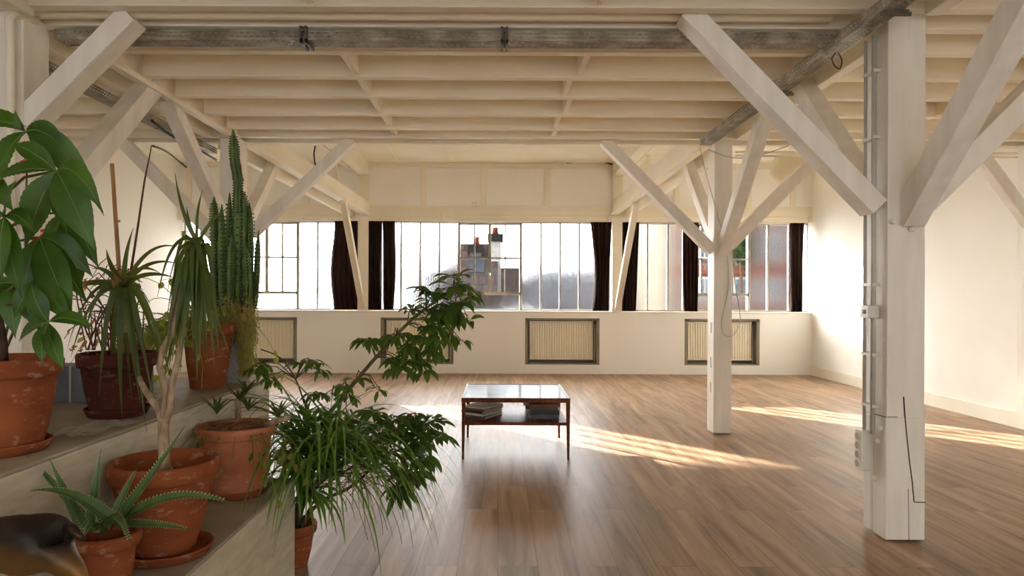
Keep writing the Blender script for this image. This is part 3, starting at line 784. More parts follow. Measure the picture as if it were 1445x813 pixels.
# --- money tree
c = V((-1.45, 1.98, ZA+.012)); t = thing('potted_money_tree', c, 'money tree with big glossy palmate leaves in a terracotta pot', 'potted plant')
saucer((c.x, c.y, ZA), .132, 'terracotta saucer under the money tree pot', M['terra'])
s0 = pot(t, c, .262, .108, .157, M['terra'], .055)
yk = 1.9
MB().tube([s0-V((0, 0, .02)), s0+V((.005, -.01, .1)), s0+V((-.012, -.02, .25)), s0+V((-.005, -.03, .42)), s0+V((.03, -.05, .58))], [.024, .019, .015, .013, .010], 10).build('trunk', M['bark'], t, smooth=True)
CL = [((36, 186), 0.0, [(22, 155, 15, -4), (-60, 225, 50, 30), (147, 305, 42, 32), (-20, 300, 46, 15), (95, 215, 40, 12), (100, 260, 40, 25)]),
      ((80, 241), -.05, [(19, 204, 33, 6), (38, 346, 54, 4), (134, 354, 54, 10), (-14, 262, 34, 10), (146, 300, 38, 22), (95, 330, 40, 8)]),
      ((7, 306), -.12, [(24, 253, 34, -4), (30, 420, 38, 8), (3, 398, 40, 6), (-40, 330, 36, 10), (50, 330, 30, 12)]),
      ((56, 335), .02, [(103, 450, 54, 6), (132, 392, 42, 14), (34, 424, 34, 6), (70, 470, 40, 0), (125, 430, 36, 10)]),
      ((20, 400), .05, [(-20, 470, 34, 8), (22, 478, 36, 8), (60, 470, 36, 10), (-25, 420, 30, 8)]),
      ((68, 455), -.06, [(133, 464, 26, 10), (60, 512, 27, 2), (90, 522, 27, 2), (26, 485, 26, 6), (44, 398, 32, 0)]),
      ((58, 398), .0, [(54, 468, 30, 4), (100, 455, 36, 6), (20, 450, 30, 6)]),
      ((95, 300), .12, [(140, 380, 40, 12), (115, 412, 42, 8), (60, 380, 40, 8)]),
      ((-30, 250), .05, [(-10, 340, 45, 8), (20, 300, 40, 10)])]
for (cu, cv), dy, ls in CL:
    C = P(cu, cv, yk+dy); mb = MB()
    tr = s0+V((.0, -.03, min(.56, max(.2, C.z-s0.z-.08))))
    mb.cur = 1; mb.tube([tr, (tr+C)/2+V((0, 0, .03)), C], [.005, .004, .003], 6, cap=False); mb.cur = 0
    for (tu, tv, w, ar) in ls:
        dd = R.uniform(-.05, .06)
        T = P(tu, tv, yk+dy+dd); k = yk/F
        side = V((R.uniform(-.3, .3), -.8, R.uniform(.3, .8)))
        mb.leaf(C, T, w*k*.84, V((0, -.012, ar*k)), side, .14, 28, 'lance', .022)
        Md = (C+T)/2+V((0, -.012, ar*k))*2; mb.cur = 2
        mb.tube([C*(1-f)**2+Md*2*f*(1-f)+T*f*f for f in [i/10 for i in range(10)]], [.0016-.0001*i for i in range(10)], 5, cap=False); mb.cur = 0
    mb.build('leaf_cluster', [M['pachira'], M['stem'], M['rib']], t, smooth=True)
# --- red flowered plant behind it
c = V((-1.86, 2.52, ZA)); t = thing('potted_geranium', c, 'red-flowered plant half hidden behind the money tree', 'potted plant')
s0 = pot(t, c+V((0, 0, .001)), .2, .08, .11, M['terra_dark'], .04)
b = MB(); fl = MB()
for u, v in ((38, 228), (58, 334), (78, 336), (61, 345), (-6, 300)):
    q = P(u, v, 2.5); b.tube([s0, (s0+q)/2+rv(.05), q], [.005, .004, .003], 6)
    for k in range(7):
        a = q+rv(.02); fl.leaf(a, a+rv(.022)+V((0, -.01, -.012)), .02, (0, 0, .003), V((0, -1, .2))+rv(.4), .1, 4)
b.build('stem', M['stem'], t, smooth=True); fl.build('flower', M['red'], t, smooth=True)
# --- strap leaved plant with dry vines
c = V((-1.445, 2.58, ZA+.012)); t = thing('potted_strap_plant', c, 'strap-leaved plant with dry vines and a bamboo stake in a dark terracotta pot', 'potted plant')
saucer((c.x, c.y, ZA), .112, 'terracotta saucer under the dark pot with dry vines', M['terra_dark'])
s0 = pot(t, c, .226, .092, .136, M['terra_dark'], .055)
y2 = 2.45
tp = [P(184, 500, 2.56), P(183, 485, 2.52), P(176, 460, y2), P(180, 432, y2), P(177, 408, y2)]
MB().tube(tp, [.013, .012, .011, .010, .012], 10).build('trunk', M['trunk'], t, smooth=True)
MB().tube([P(176, 500, 2.55), P(158, 231, 2.5)], [.0085, .007], 10).tube([P(166, 312, 2.517)+V((0, 0, -.003)), P(166, 312, 2.517)+V((0, 0, .003))], .0095, 10).build('bamboo_stake', M['cane'], t, smooth=True)
MB().tube([P(180, 500, 2.6), P(182, 400, 2.6), P(190, 350, 2.6), P(196, 310, 2.6), P(204, 255, 2.6), P(214, 205, 2.6)], [.005, .005, .0045, .004, .0035, .002], 8).build('twig', M['dryvine'], t, smooth=True)
def straps(mb, C, L):
    for tu, tv, w, ar, dy in L:
        T = P(tu, tv, C.y+dy); k = C.y/F
        mb.leaf(C, T, w*k, V((0, -.02, ar*k)), V((R.uniform(-.4, .4), -.8, .5)), .16, 12, 'strap')
mb = MB(); C = P(176, 405, y2)
straps(mb, C, [(95, 492, 9, 34, 0), (100, 505, 10, 30, .1), (140, 560, 9, 46, -.05), (158, 575, 9, 40, .05), (172, 590, 10, 30, .0), (186, 562, 9, 34, .05), (198, 570, 10, 28, -.05), (214, 555, 11, 40, 0),
               (228, 515, 10, 40, .06), (243, 540, 9, 44, -.1), (108, 408, 7, 6, .1), (95, 414, 7, 12, .15), (250, 372, 9, 14, .1), (246, 392, 9, 10, .0), (150, 352, 8, 0, .1), (188, 322, 8, -2, .1),
               (255, 350, 7, 22, .15), (225, 385, 8, 14, -.1), (130, 380, 7, 10, .0), (207, 610, 8, 44, -.04), (148, 520, 8, 40, .08), (120, 470, 8, 26, -.04)])
mb.build('leaf_crown', M['strap'], t, smooth=True)
mb = MB()
for k in range(34):
    p0 = P(R.uniform(122, 205), 494, 2.58+R.uniform(-.05, .06)); a = R.uniform(-1, 1)
    q = P(R.uniform(98, 195), R.uniform(350, 460), 2.58+R.uniform(-.12, .15))
    m1 = p0*.6+q*.4+V((R.uniform(-.06, .06), R.uniform(-.04, .04), .09)); e = q+V((R.uniform(-.1, .1), R.uniform(-.05, .05), R.uniform(-.10, .02)))
    mb.tube([p0, (p0+m1)/2+rv(.012), m1, (m1+q)/2+rv(.02), q, (q+e)/2+V((0, 0, .012)), e], [.0028, .0028, .0025, .0024, .0022, .0018, .0012], 5, cap=False)
mb.build('dry_vine', M['dryvine'], t, smooth=True)
mb = MB()
for k in range(70):
    q = P(R.uniform(98, 200), R.choice([R.uniform(380, 420), R.uniform(440, 500)]), 2.56+R.uniform(-.14, .1))
    mb.leaf(q, q+rv(.025)+V((0, 0, -.016)), R.uniform(.010, .02), rv(.006), V((0, -1, .3))+rv(.8), .4, 4)
mb.build('dry_foliage', M['dryleaf'], t, smooth=True)
# --- tall pot with wilted trailing vine
c = V((-1.43, 3.35, ZA+.001)); t = thing('potted_trailing_vine', c, 'wilting yellow-green vine trailing from a tall terracotta pot before the cactus', 'potted plant')
s0 = pot(t, c, .318, .082, .126, M['terra'], .06)
mb = MB(); vs = MB()
for k in range(84):
    a = R.uniform(-3.5, -1.4); p = s0+V((.08*math.cos(a), .08*math.sin(a), .0)); d = V((math.cos(a)*.8+R.uniform(-.5, .2), -.4+R.uniform(-.8, .3), .9)).normalized()
    pts = [p.copy()]; L = R.uniform(.22, .75); n = 12
    for i in range(n):
        d = (d+V((R.uniform(-.2, .2), R.uniform(-.2, .2), -.24))).normalized(); p = p+d*L/n
        p.z = max(p.z, ZA+.012) if p.x < XA+.01 else p.z
        pts.append(p.copy())
        if i > 1 and R.random() < .42:
            q = p+rv(.012); mb.leaf(q, q+V((R.uniform(-.03, .03), R.uniform(-.02, .01), -.032)), R.uniform(.014, .032), rv(.008), V((0, -1, .3))+rv(.5), .3, 5, 'obov')
    vs.tube(pts, [.0022]*5+[.0018]*4+[.0012]*4, 5, cap=False)
vs.build('vine_stem', M['wilt'], t, smooth=True); mb.build('foliage', M['wilt'], t, smooth=True)
# --- cactus in a pale grey pot, with moss hanging over the rim
c = V((-1.375, 3.56, ZA+.001)); t = thing('potted_cactus', c, 'tall many-stemmed green column cactus in a pale grey pot', 'potted cactus')
s0 = pot(t, c, .26, .07, .108, M['zinc'], .04)
yc = 3.5
def column(pts, rad):
    pp = []; n = len(pts)
    for i in range(n-1):
        for k in range(6):
            f = k/6; pp.append((pts[i][0]*(1-f)+pts[i+1][0]*f, pts[i][1]*(1-f)+pts[i+1][1]*f, pts[i][2]*(1-f)+pts[i+1][2]*f))
    pp.append(pts[-1]); W = [P(u, v, yc+d) for u, v, d in pp]; m = len(W)
    rr = [rad*(1 if i < m-4 else (.92, .74, .48, .16)[i-(m-4)])*(1+.05*math.sin(i*1.7)) for i in range(m)]
    mb = MB(); mb.tube(W, rr, 20, True, lambda k, i: 1.08 if k % 4 == 0 else (.66 if k % 4 == 2 else .84))
    mb.cur = 1
    for i in range(m-2):
        for f in (0, .5):
            A = W[i]*(1-f)+W[i+1]*f
            for kx in range(5):
                a = 2*math.pi*kx/5+.1; o = V((math.cos(a), math.sin(a), 0))*rr[i]*1.04
                mb.bar(A+o, A+o*1.30+V((0, 0, .003)), .009, .008, UP, .002, .002)
    mb.build('stem', [M['cactus'], M['spine']], t, smooth=True)
for pts, r in (([(338, 470, 0), (340, 420, 0), (340, 360, 0), (341, 300, .0), (338, 262, 0)], .030), ([(334, 430, -.02), (335, 300, -.02), (336, 255, -.02), (331, 225, -.02), (329, 183, -.02)], .021),
               ([(322, 470, .03), (306, 430, .03), (303, 380, .03), (302, 320, .03), (302, 278, .03)], .019), ([(326, 470, -.04), (314, 430, -.04), (312, 360, -.04), (313, 288, -.04)], .018),
               ([(328, 460, .05), (322, 400, .05), (323, 340, .05), (324, 272, .05)], .018), ([(344, 465, .03), (352, 420, .03), (353, 350, .03), (352, 286, .03)], .021),
               ([(346, 455, .0), (360, 430, .0), (363, 390, .0), (365, 325, .0)], .016), ([(340, 470, -.05), (350, 440, -.05), (350, 400, -.05), (347, 345, -.05)], .026), ([(332, 470, -.05), (325, 430, -.05), (326, 380, -.05), (327, 330, -.05)], .02)):
    column(pts, r)
t2_ = thing('trailing_moss', P(338, 440, 3.42), 'yellow-green mossy plant spilling over the cactus pot rim', 'moss')
mb = MB()
for k in range(4200):
    w = R.random(); 
    if w < .45: u, v = R.gauss(326, 9), R.gauss(452, 12)
    elif w < .75: u, v = R.gauss(350, 7), R.gauss(455, 16)
    else: u, v = R.gauss(347, 6), R.uniform(465, 528)
    if u > 366: continue
    q = P(u, v, 3.44+R.uniform(-.06, .05)); e = q+V((R.uniform(-.012, .012), R.uniform(-.012, .006), R.uniform(-.034, .016)))
    mb.leaf(q, e, .0065, rv(.004), V((0, -1, .3))+rv(.5), .2, 2)
tag(mb.build('moss_tuft', M['moss'], t2_), kind='stuff')
mb = MB()
for u, v in ((326, 452), (338, 455), (350, 462), (348, 490), (346, 515), (330, 445)): 
    mb.tube([P(338, 444, 3.46), P((u+338)/2, (v+444)/2-4, 3.44), P(u, v+6, 3.44)], [.004, .004, .003], 6)
mb.build('stem', M['stem'], t2_, smooth=True)
# --- dracaena
c = V((-1.078, 2.2, ZB+.012)); t = thing('potted_dracaena', c, 'bare-trunked dracaena with drooping leaf heads in a wide lime-stained pot', 'potted plant')
saucer((c.x+.01, c.y, ZB), .14, 'terracotta saucer under the dracaena pot', M['terra'])
s0 = pot(t, c, .295, .092, .165, M['terra'], .06)
yd = 2.18
def limb(pts, rad, nm='trunk'):
    MB().tube([P(u, v, y) for u, v, y in pts], rad, 10).build(nm, M['trunk'], t, smooth=True)
limb([(231, 668, yd), (232, 650, yd), (231, 625, yd), (231, 598, yd), (231, 590, yd)], [.026, .018, .017, .017, .015])
limb([(231, 602, yd), (222, 575, yd), (206, 553, yd+.02), (199, 540, yd+.05), (197, 532, yd+.06)], [.014, .011, .010, .009, .007])
limb([(230, 598, yd), (235, 560, yd), (232, 540, yd), (225, 518, yd), (230, 492, yd), (242, 472, yd), (247, 452, yd), (246, 430, yd), (252, 405, yd), (265, 375, yd), (276, 352, yd)], [.013, .012, .011, .010, .010, .010, .009, .009, .009, .009, .010])
limb([(232, 600, yd), (241, 575, yd-.01), (241, 550, yd-.01), (248, 522, yd), (253, 500, yd+.02), (256, 478, yd+.03), (260, 450, yd+.03), (262, 425, yd+.03), (270, 400, yd+.03), (280, 365, yd+.03)], [.012, .011, .010, .010, .009, .009, .009, .008, .008, .009])
for q in range(9):
    a = R.uniform(0, 6.28); e = s0+V((.06*math.cos(a)-.005, .05*math.sin(a), -.004)); MB().tube([P(231, 650, yd), (P(231, 660, yd)+e)/2+V((0, 0, .01)), e], [.006, .005, .003], 6).build('root', M['trunk'], t, smooth=True)
mb = MB(); C = P(280, 345, yd)
straps(mb, C, [(247, 245, 6, -6, 0), (286, 268, 7, 0, 0), (264, 292, 6, 0, .05), (324, 292, 6, 4, .05), (292, 350, 5, 2, .1), (236, 415, 7, 26, .05), (222, 420, 8, 34, -.05)])
mb.build('leaf_crown', M['strap'], t, smooth=True)
mb = MB()
for k in range(64):
    T = (R.uniform(232, 322), R.uniform(430, 545)); st_ = P(R.uniform(268, 292), R.uniform(338, 378), yd)
    if k % 3 == 0: T = (R.uniform(248, 310), R.uniform(455, 500))
    tt = P(T[0], T[1], yd+R.uniform(-.14, .1)); mb.leaf(st_, tt, R.uniform(5, 9)*yd/F, V((0, -.01, R.uniform(18, 46)*yd/F)), V((R.uniform(-.6, .6), -.8, .4)), .16, 12, 'strap')
mb.build('drooping_leaf', M['strap'], t, smooth=True)
# --- low wide pot with aloe stems
c = V((-1.108, 2.87, ZB+.012)); t = thing('potted_stem_aloe', c, 'small stemmed aloe among dry litter in a bulging terracotta pot', 'potted plant')
saucer((c.x, c.y, ZB), .135, 'terracotta saucer under the bulging pot of stemmed aloe', M['terra'])
s0 = pot(t, c, .28, .12, .158, M['terra_pale'], .05)
mb = MB(); ms = MB()
def rosette(mb, C, n, L, w, up=.5, g=0, thick=False, rr=R):
    for k in range(n):
        a = 2.4*k+rr.uniform(-.3, .3); d = V((math.cos(a), math.sin(a), up+rr.uniform(-.3, .6))).normalized()
        l = L*rr.uniform(.7, 1.1)
        mb.leaf(C, C+d*l+V((0, 0, -g*l)), w, V((0, 0, .12*l)), UP if abs(d.z) < .8 else V((0, -1, .2)), .3, 8, 'strap')
ms.tube([P(336, 592, 2.85), P(336, 568, 2.85), P(341, 552, 2.85), P(352, 540, 2.85)], [.012, .013, .013, .011], 10)
ms.build('stem', M['trunk'], t, smooth=True); ms = MB()
ms.tube([P(375, 600, 2.78), P(390, 594, 2.75), P(408, 590, 2.75)], [.012, .012, .010], 10)
ms.build('stem', M['trunk'], t, smooth=True)
for u, v, y, n, L in ((338, 566, 2.82, 14, .10), (306, 585, 2.8, 8, .12), (347, 555, 2.84, 10, .11), (392, 590, 2.76, 10, .10), (350, 580, 2.78, 10, .09)): rosette(mb, P(u, v, y), n, L, .012, .7)
mb.build('leaf_rosette', M['strap'], t, smooth=True)
mb = MB()
for k in range(60):
    a = R.uniform(0, 6.28); q = R.uniform(.02, .16); p = s0+V((q*math.cos(a), q*math.sin(a), .012+R.uniform(0, .03)))
    e = rv(.05); e.z = abs(e.z)*.4-.006; mb.tube([p-e, p+V((0, 0, .008)), p+e], .0022, 4, cap=False)
    mb.leaf(p, p+e*.7, .011, rv(.004), UP+rv(.4), .3, 4)
mb.build('dry_litter', M['litter'], t, smooth=True)
mb = MB(); vs = MB()
for k in range(38):
    a = R.uniform(-3.4, .3); p = s0+V((.13*math.cos(a), .13*math.sin(a), .02)); d = V((math.cos(a), math.sin(a), .7)).normalized(); pts = [p.copy()]
    L = R.uniform(.12, .36)
    for i in range(9):
        d = (d+V((R.uniform(-.15, .15), R.uniform(-.15, .15), -.42))).normalized(); p = p+d*L/9; p.z = max(p.z, ZB+.02); pts.append(p.copy())
        if i > 4 and R.random() < .3: mb.leaf(p, p+V((R.uniform(-.02, .02), -.005, -.035)), .024, rv(.006), V((0, -1, .3))+rv(.5), .35, 5, 'obov')
    vs.tube(pts, .0015, 5, cap=False)
vs.build('trailing_stem', M['wilt'], t, smooth=True); mb.build('foliage', M['wilt'], t, smooth=True)
# --- front aloe
c = V((-1.085, 1.89, ZB+.001)); t = thing('potted_aloe', c, 'spiky green aloe in a small lime-stained terracotta pot', 'potted plant')
s0 = pot(t, c, .178, .055, .085, M['terra'], .04)
ya = 1.88
def aloe_leaf(A, B, w, arch, nrm):
    A, B = V(A), V(B); n = 16; Mid = (A+B)/2+V(arch)*2; mb = MB(); last = None; L = (B-A).length
    rings = []
    for i in range(n+1):
        f = i/n; p = A*(1-f)**2+Mid*2*f*(1-f)+B*f*f; d = ((Mid-A)*(1-f)+(B-Mid)*f).normalized()
        sd = d.cross(V(nrm)).normalized(); nn = sd.cross(d); k = max(.03, (1-f**1.6))*w; th = k*.32
        rings.append((mb.add([p-sd*k/2+nn*th*.55, p-nn*th, p+sd*k/2+nn*th*.55, p+nn*th*.1]), p, sd, nn, k, th))
    for a, b_ in zip(rings, rings[1:]):
        for q in range(4): mb.face((a[0]+q, a[0]+(q+1) % 4, b_[0]+(q+1) % 4, b_[0]+q))
    mb.cur = 1
    for i in range(len(rings)-2):
        for f in (0, .5):
            for sg in (-1, 1):
                r, r2 = rings[i], rings[i+1]; p = r[1]*(1-f)+r2[1]*f+r[2]*sg*r[4]/2+r[3]*r[5]*.55
                q = mb.add([p-r[2]*sg*.001+(r2[1]-r[1])*.1, p-r[2]*sg*.001-(r2[1]-r[1])*.1, p+r[2]*sg*.004+r[3]*.002+(r2[1]-r[1])*.12]); mb.face((q, q+1, q+2))
    mb.build('leaf', [M['aloe'], M['tooth']], t)
C0 = P(152, 742, ya)
for (tu, tv, w, ar, dy, bu, bv) in ((42, 693, 20, 16, -.10, 160, 738), (37, 643, 14, 4, .02, 128, 745), (70, 648, 17, -2, -.03, 122, 752), (143, 632, 15, 0, .04, 128, 742), (262, 600, 20, -4, .02, 163, 738), (194, 660, 14, 2, .06, 158, 736),
                                    (330, 712, 20, 24, -.06, 165, 740), (272, 749, 14, 5, -.10, 166, 742), (186, 773, 15, 30, -.13, 146, 750), (120, 700, 14, 4, .03, 150, 740), (118, 760, 12, 16, -.08, 140, 752)):
    aloe_leaf(P(bu, bv, ya), P(tu, tv, ya+dy), w*ya/F, V((0, 0, ar*ya/F)), V((0, -.6, .8)))

# --- floor pot with the umbrella plant
c = V((-.985, 3.27, .001)); t = thing('potted_umbrella_plant', c, 'leaning umbrella plant in a terracotta pot on the wooden floor', 'potted plant')
s0 = pot(t, c, .205, .07, .112, M['terra'], .05)
def stem(pts, rad, m=M['stem']):
    o = cable('x', [P(u, v, y) for u, v, y in pts], .01, m, None, n=5); n = len(o)
    MB().tube(o, [rad[0]+(rad[1]-rad[0])*i/(n-1) for i in range(n)], 8).build('stem', m, t, smooth=True)
stem([(418, 745, 3.27), (428, 680, 3.29), (440, 630, 3.3), (460, 590, 3.33), (489, 554, 3.36), (530, 505, 3.38), (575, 457, 3.4), (615, 425, 3.42), (650, 404, 3.44)], (.014, .006))
stem([(424, 745, 3.25), (450, 710, 3.2), (490, 690, 3.2), (517, 668, 3.22), (535, 640, 3.24), (556, 606, 3.26), (600, 600, 3.26)], (.009, .005))
stem([(416, 745, 3.3), (442, 660, 3.4), (440, 601, 3.42), (431, 574, 3.42), (417, 535, 3.42), (395, 505, 3.42), (368, 493, 3.42)], (.006, .003))
SP = [(575, 457, 3.4), (560, 472, 3.39), (530, 505, 3.38), (600, 437, 3.41), (640, 408, 3.44), (510, 528, 3.37), (489, 554, 3.36), (545, 622, 3.25), (520, 662, 3.22), (590, 600, 3.26), (417, 535, 3.42), (434, 580, 3.42)]
def umbrella(u, v, L, n=8, droop=.5, w=.34, dy=0, spread=1.0):
    s = min(SP, key=lambda q: (q[0]-u)**2+(q[1]-v)**2*1.2+(0 if q[1] > v-25 else 400)); A = P(*s); y = s[2]+dy+R.uniform(-.07, .07)
    C = P(u, v, y); mb = MB(); mb.cur = 1
    mb.tube([A, (A+C)/2+V((0, 0, .03)), C], [.0032, .0025, .002], 5, cap=False); mb.cur = 0
    l = L*y/F; a0 = R.uniform(0, 6.28); tl = rv(.5); n += 1
    for k in range(n):
        a = a0+2*math.pi*k/n+R.uniform(-.2, .2); e = V((math.cos(a)*spread, math.sin(a)*spread, -droop*.5+R.uniform(-.35, .35)))+tl; e.normalize()
        ll = l*R.uniform(.75, 1.12); B = C+e*.018; T = C+e*ll*1.12+V((0, 0, -.16*ll))
        nr = V((e.x*.5, e.y*.5-.25, 1)) if droop < 1 else V((e.x, e.y-.3, .5))
        mb.cur = 1; mb.tube([C, B], .0012, 4, cap=False); mb.cur = 0
        mb.leaf(B, T, ll*w, V((0, 0, .13*ll)), nr, .12, 8, 'obov')
    mb.build('leaf_cluster', [M['scheff'], M['stem']], t, smooth=True)
for q in ((514, 478, 38, 8, 1.2, .3), (583, 438, 34, 9, .4), (604, 412, 40, 10, .2), (640, 402, 44, 10, .3), (664, 410, 34, 8, .9), (628, 436, 44, 10, .7), (612, 425, 40, 9, .5), (645, 446, 40, 9, 1.0), (660, 452, 36, 9, 1.0), (600, 448, 34, 8, .8), (650, 425, 40, 9, .6), (624, 455, 36, 8, 1.0),
          (618, 462, 36, 8, 1.2), (597, 471, 38, 8, 1.2), (580, 486, 38, 8, 1.0), (561, 520, 40, 9, 1.5), (600, 520, 36, 7, 1.8), (556, 470, 34, 8, 1.2), (556, 505, 34, 7, 1.3), (575, 500, 36, 8, 1.4), (529, 547, 24, 4, .9), (502, 535, 32, 7, 1.5), (493, 560, 30, 7, 1.2), (612, 490, 34, 6, 1.6), (636, 470, 32, 7, 1.2),
          (527, 583, 42, 9, .3), (553, 591, 46, 10, .3), (580, 588, 36, 8, .4), (603, 594, 42, 9, .7), (612, 607, 44, 9, 1.2), (588, 622, 42, 9, 1.0), (600, 640, 42, 9, 1.3), (566, 660, 42, 8, 1.0), (588, 664, 38, 8, 1.3), (563, 692, 42, 8, 1.6), (530, 628, 36, 8, .8), (548, 640, 36, 8, .9), (545, 606, 40, 9, .5), (560, 612, 40, 9, .6), (510, 600, 34, 8, .6), (575, 605, 40, 9, .7), (596, 612, 40, 9, .9),
          (430, 512, 34, 8, .8), (448, 512, 28, 7, .9), (446, 552, 30, 8, .7), (372, 510, 34, 8, 1.3), (380, 530, 28, 6, 1.4), (455, 640, 34, 8, .8), (478, 600, 36, 8, .9), (470, 580, 34, 7, .9), (430, 600, 30, 7, .8), (480, 630, 34, 8, .8)):
    u_, v_, L_ = q[:3]
    umbrella(u_, v_, L_*.70, *q[3:])
    umbrella(u_+R.uniform(-15, 15), v_+R.uniform(-13, 13), L_*.66, *q[3:])
# --- spider plant crowns growing out of the same floor pot
t = thing('spider_plant', s0, 'grassy spider plant with long drooping blades at the end of the lower concrete step', 'plant')
crowns = [(446, 640, 3.14, 70, .74, .014), (430, 700, 3.18, 40, .32, .024), (418, 640, 3.16, 36, .32, .019), (480, 640, 3.15, 60, .74, .012), (436, 604, 3.2, 40, .30, .016), (502, 655, 3.18, 36, .6, .011), (464, 672, 3.14, 50, .62, .014), (412, 668, 3.16, 26, .28, .021), (470, 615, 3.2, 34, .36, .012)]
for ci, (u, v, y, n, L, w) in enumerate(crowns):
    C = P(u, v, y); MB().tube([s0+rv(.03), (s0+C)/2+V((-.01, -.01, .05)), C], [.006, .005, .005], 6).build('stalk', M['stem'], t, smooth=True)
    mb = MB()
    for k in range(n):
        a = R.uniform(0, 6.28); hz = V((math.cos(a)*.9+.15, math.sin(a)*.55, 0)); d = hz+V((0, 0, R.uniform(.2, 1.3)))
        if C.x+hz.x*.2 < XB-.05: d = d+V((.2, 0, .5))
        mb.strap(C+rv(.008), d, L*R.uniform(.55, 1.15), w*R.uniform(.85, 1.35), R.uniform(.9, 2.0), 12, .18)
    mb.build('leaf_tuft', M['spider'], t, smooth=True)
mb = MB()
for k in range(26):
    p = P(R.uniform(440, 520), R.uniform(640, 700), 3.12); d = V((R.uniform(.0, 1), R.uniform(-.3, .3), .5)).normalized(); pts = [p.copy()]
    L = R.uniform(.3, .62)
    for i in range(12):
        d = (d+V((R.uniform(-.1, .1), R.uniform(-.1, .1), -.26))).normalized(); p = p+d*L/12; p.z = max(p.z, .02); pts.append(p.copy())
    mb.tube(pts, [.0014]*7+[.001]*6, 4, cap=False)
mb.build('runner', M['dryvine'], t, smooth=True)

# ------------------------------------------------------------------ bronze animal (only its rump and hind leg are in the frame)
ys = 1.53
t = thing('animal_sculpture', P(40, 940, ys), 'dark bronze animal sculpture with golden thighs on the lower step', 'sculpture')
base_z = ZB+.001
def skin(name, verts, edges, rad, mats, root=0):
    me = bpy.data.meshes.new(name); off = t.location
    me.from_pydata([tuple(V(p)-off) for p in verts], edges, []); o = bpy.data.objects.new(name, me); COL.objects.link(o); o.parent = t
    sk = o.modifiers.new('skin', 'SKIN'); sk.use_smooth_shade = True
    for i, r in enumerate(rad): me.skin_vertices[0].data[i].radius = (r if isinstance(r, tuple) else (r, r))
    me.skin_vertices[0].data[root].use_root = True
    ss = o.modifiers.new('sub', 'SUBSURF'); ss.levels = 2; ss.render_levels = 2
    me.materials.append(mats)
    return o
def animal_mat():
    m, nt, out = newmat('patinated_bronze')
    b = N(nt, 'ShaderNodeBsdfPrincipled', Roughness=.48, Metallic=.4)
    g = nt.nodes.new('ShaderNodeTexCoord'); sp = nt.nodes.new('ShaderNodeSeparateXYZ'); nt.links.new(g.outputs['Object'], sp.inputs[0])
    nz = N(nt, 'ShaderNodeTexNoise', Scale=9.0, Detail=5); nt.links.new(g.outputs['Object'], nz.inputs['Vector'])
    mt = nt.nodes.new('ShaderNodeMath'); mt.operation = 'MULTIPLY_ADD'; mt.inputs[1].default_value = .10
    nt.links.new(nz.outputs['Fac'], mt.inputs[0]); nt.links.new(sp.outputs['Z'], mt.inputs[2])
    nt.links.new(ramp(nt, mt.outputs[0], [(.255, lin((150, 108, 50))), (.345, lin((38, 30, 24)))]), b.inputs['Base Color'])
    nt.links.new(b.outputs[0], out.inputs[0]); return m
S = lambda u, v, d=0: P(u, v, ys+d)
hip = S(62, 768)
vv = [hip, S(20, 766), S(-30, 770), S(-85, 772), S(-125, 745), S(-150, 715), S(-185, 712)]
ee = [(0, 1), (1, 2), (2, 3), (3, 4), (4, 5), (5, 6)]; rr = [.072, .066, .06, .066, .045, .045, .028]
vv.append(S(88, 762)); ee.append((0, 7)); rr.append(.050)
for d in (-.035, .045):
    k = len(vv); vv += [S(78, 782, d), S(92, 796, d*1.15), S(112, 806, d*1.2), S(118, 850, d*1.2), V((S(112, 900).x, ys+d*1.2, base_z+.018)), V((S(98, 900).x, ys+d*1.2, base_z+.012))]
    ee += [(0, k), (k, k+1), (k+1, k+2), (k+2, k+3), (k+3, k+4), (k+4, k+5)]; rr += [.046, .034, .018, .015, .016, .012]
    k = len(vv); vv += [S(-85, 810, d), S(-88, 860, d), V((S(-88, 900).x, ys+d, base_z+.018)), V((S(-100, 900).x, ys+d, base_z+.012))]
    ee += [(3, k), (k, k+1), (k+1, k+2), (k+2, k+3)]; rr += [.034, .018, .015, .012]
skin('body', vv, ee, rr, animal_mat())
MB().tube([S(97, 745), S(105, 749, -.01), S(112, 756, -.02), S(119, 762, -.02)], [.014, .013, .009, .004], 10).build('tail', M['bronze'], t, smooth=True)

# ------------------------------------------------------------------ outside: houses across the yard
def house(name, label, cat='house'):
    return thing(name, (0, 24, -6), label, cat)
def roof_house(label, u0, u1, vr, ve, Y, dpt, chim=None, sky=None):
    a, c = P(u0, 400, Y).x, P(u1, 400, Y).x; zr_, ze = P(704, vr, Y+dpt/2).z, P(704, ve, Y).z
    t = thing('house', ((a+c)/2, Y, -6), label, 'house', 'houses across the yard'); M_R = M['rooftile'] if vr in (344, 378) else M['roofgrey']
    MB().box(a+.2, c-.2, Y+.3, Y+dpt-.3, -6, ze).build('wall', M['plaster'], t)
    mb = MB(); h = .15
    for y0, y1 in ((Y, Y+dpt/2), (Y+dpt, Y+dpt/2)):
        n = mb.add([(a, y0, ze), (c, y0, ze), (c, y1, zr_), (a, y1, zr_), (a, y0, ze-h), (c, y0, ze-h), (c, y1, zr_-h), (a, y1, zr_-h)])
        for q in ((0, 1, 2, 3), (7, 6, 5, 4), (0, 4, 5, 1), (1, 5, 6, 2), (2, 6, 7, 3), (3, 7, 4, 0)): mb.face([n+i for i in q])
    n = mb.add([(a+.2, Y+.2, ze), (a+.2, Y+dpt-.2, ze), (a+.2, Y+dpt/2, zr_-.1)]); mb.face((n, n+1, n+2))
    n = mb.add([(c-.2, Y+.2, ze), (c-.2, Y+dpt-.2, ze), (c-.2, Y+dpt/2, zr_-.1)]); mb.face((n, n+1, n+2))
    mb.build('roof', M_R, t)
    return t, a, c, zr_, ze
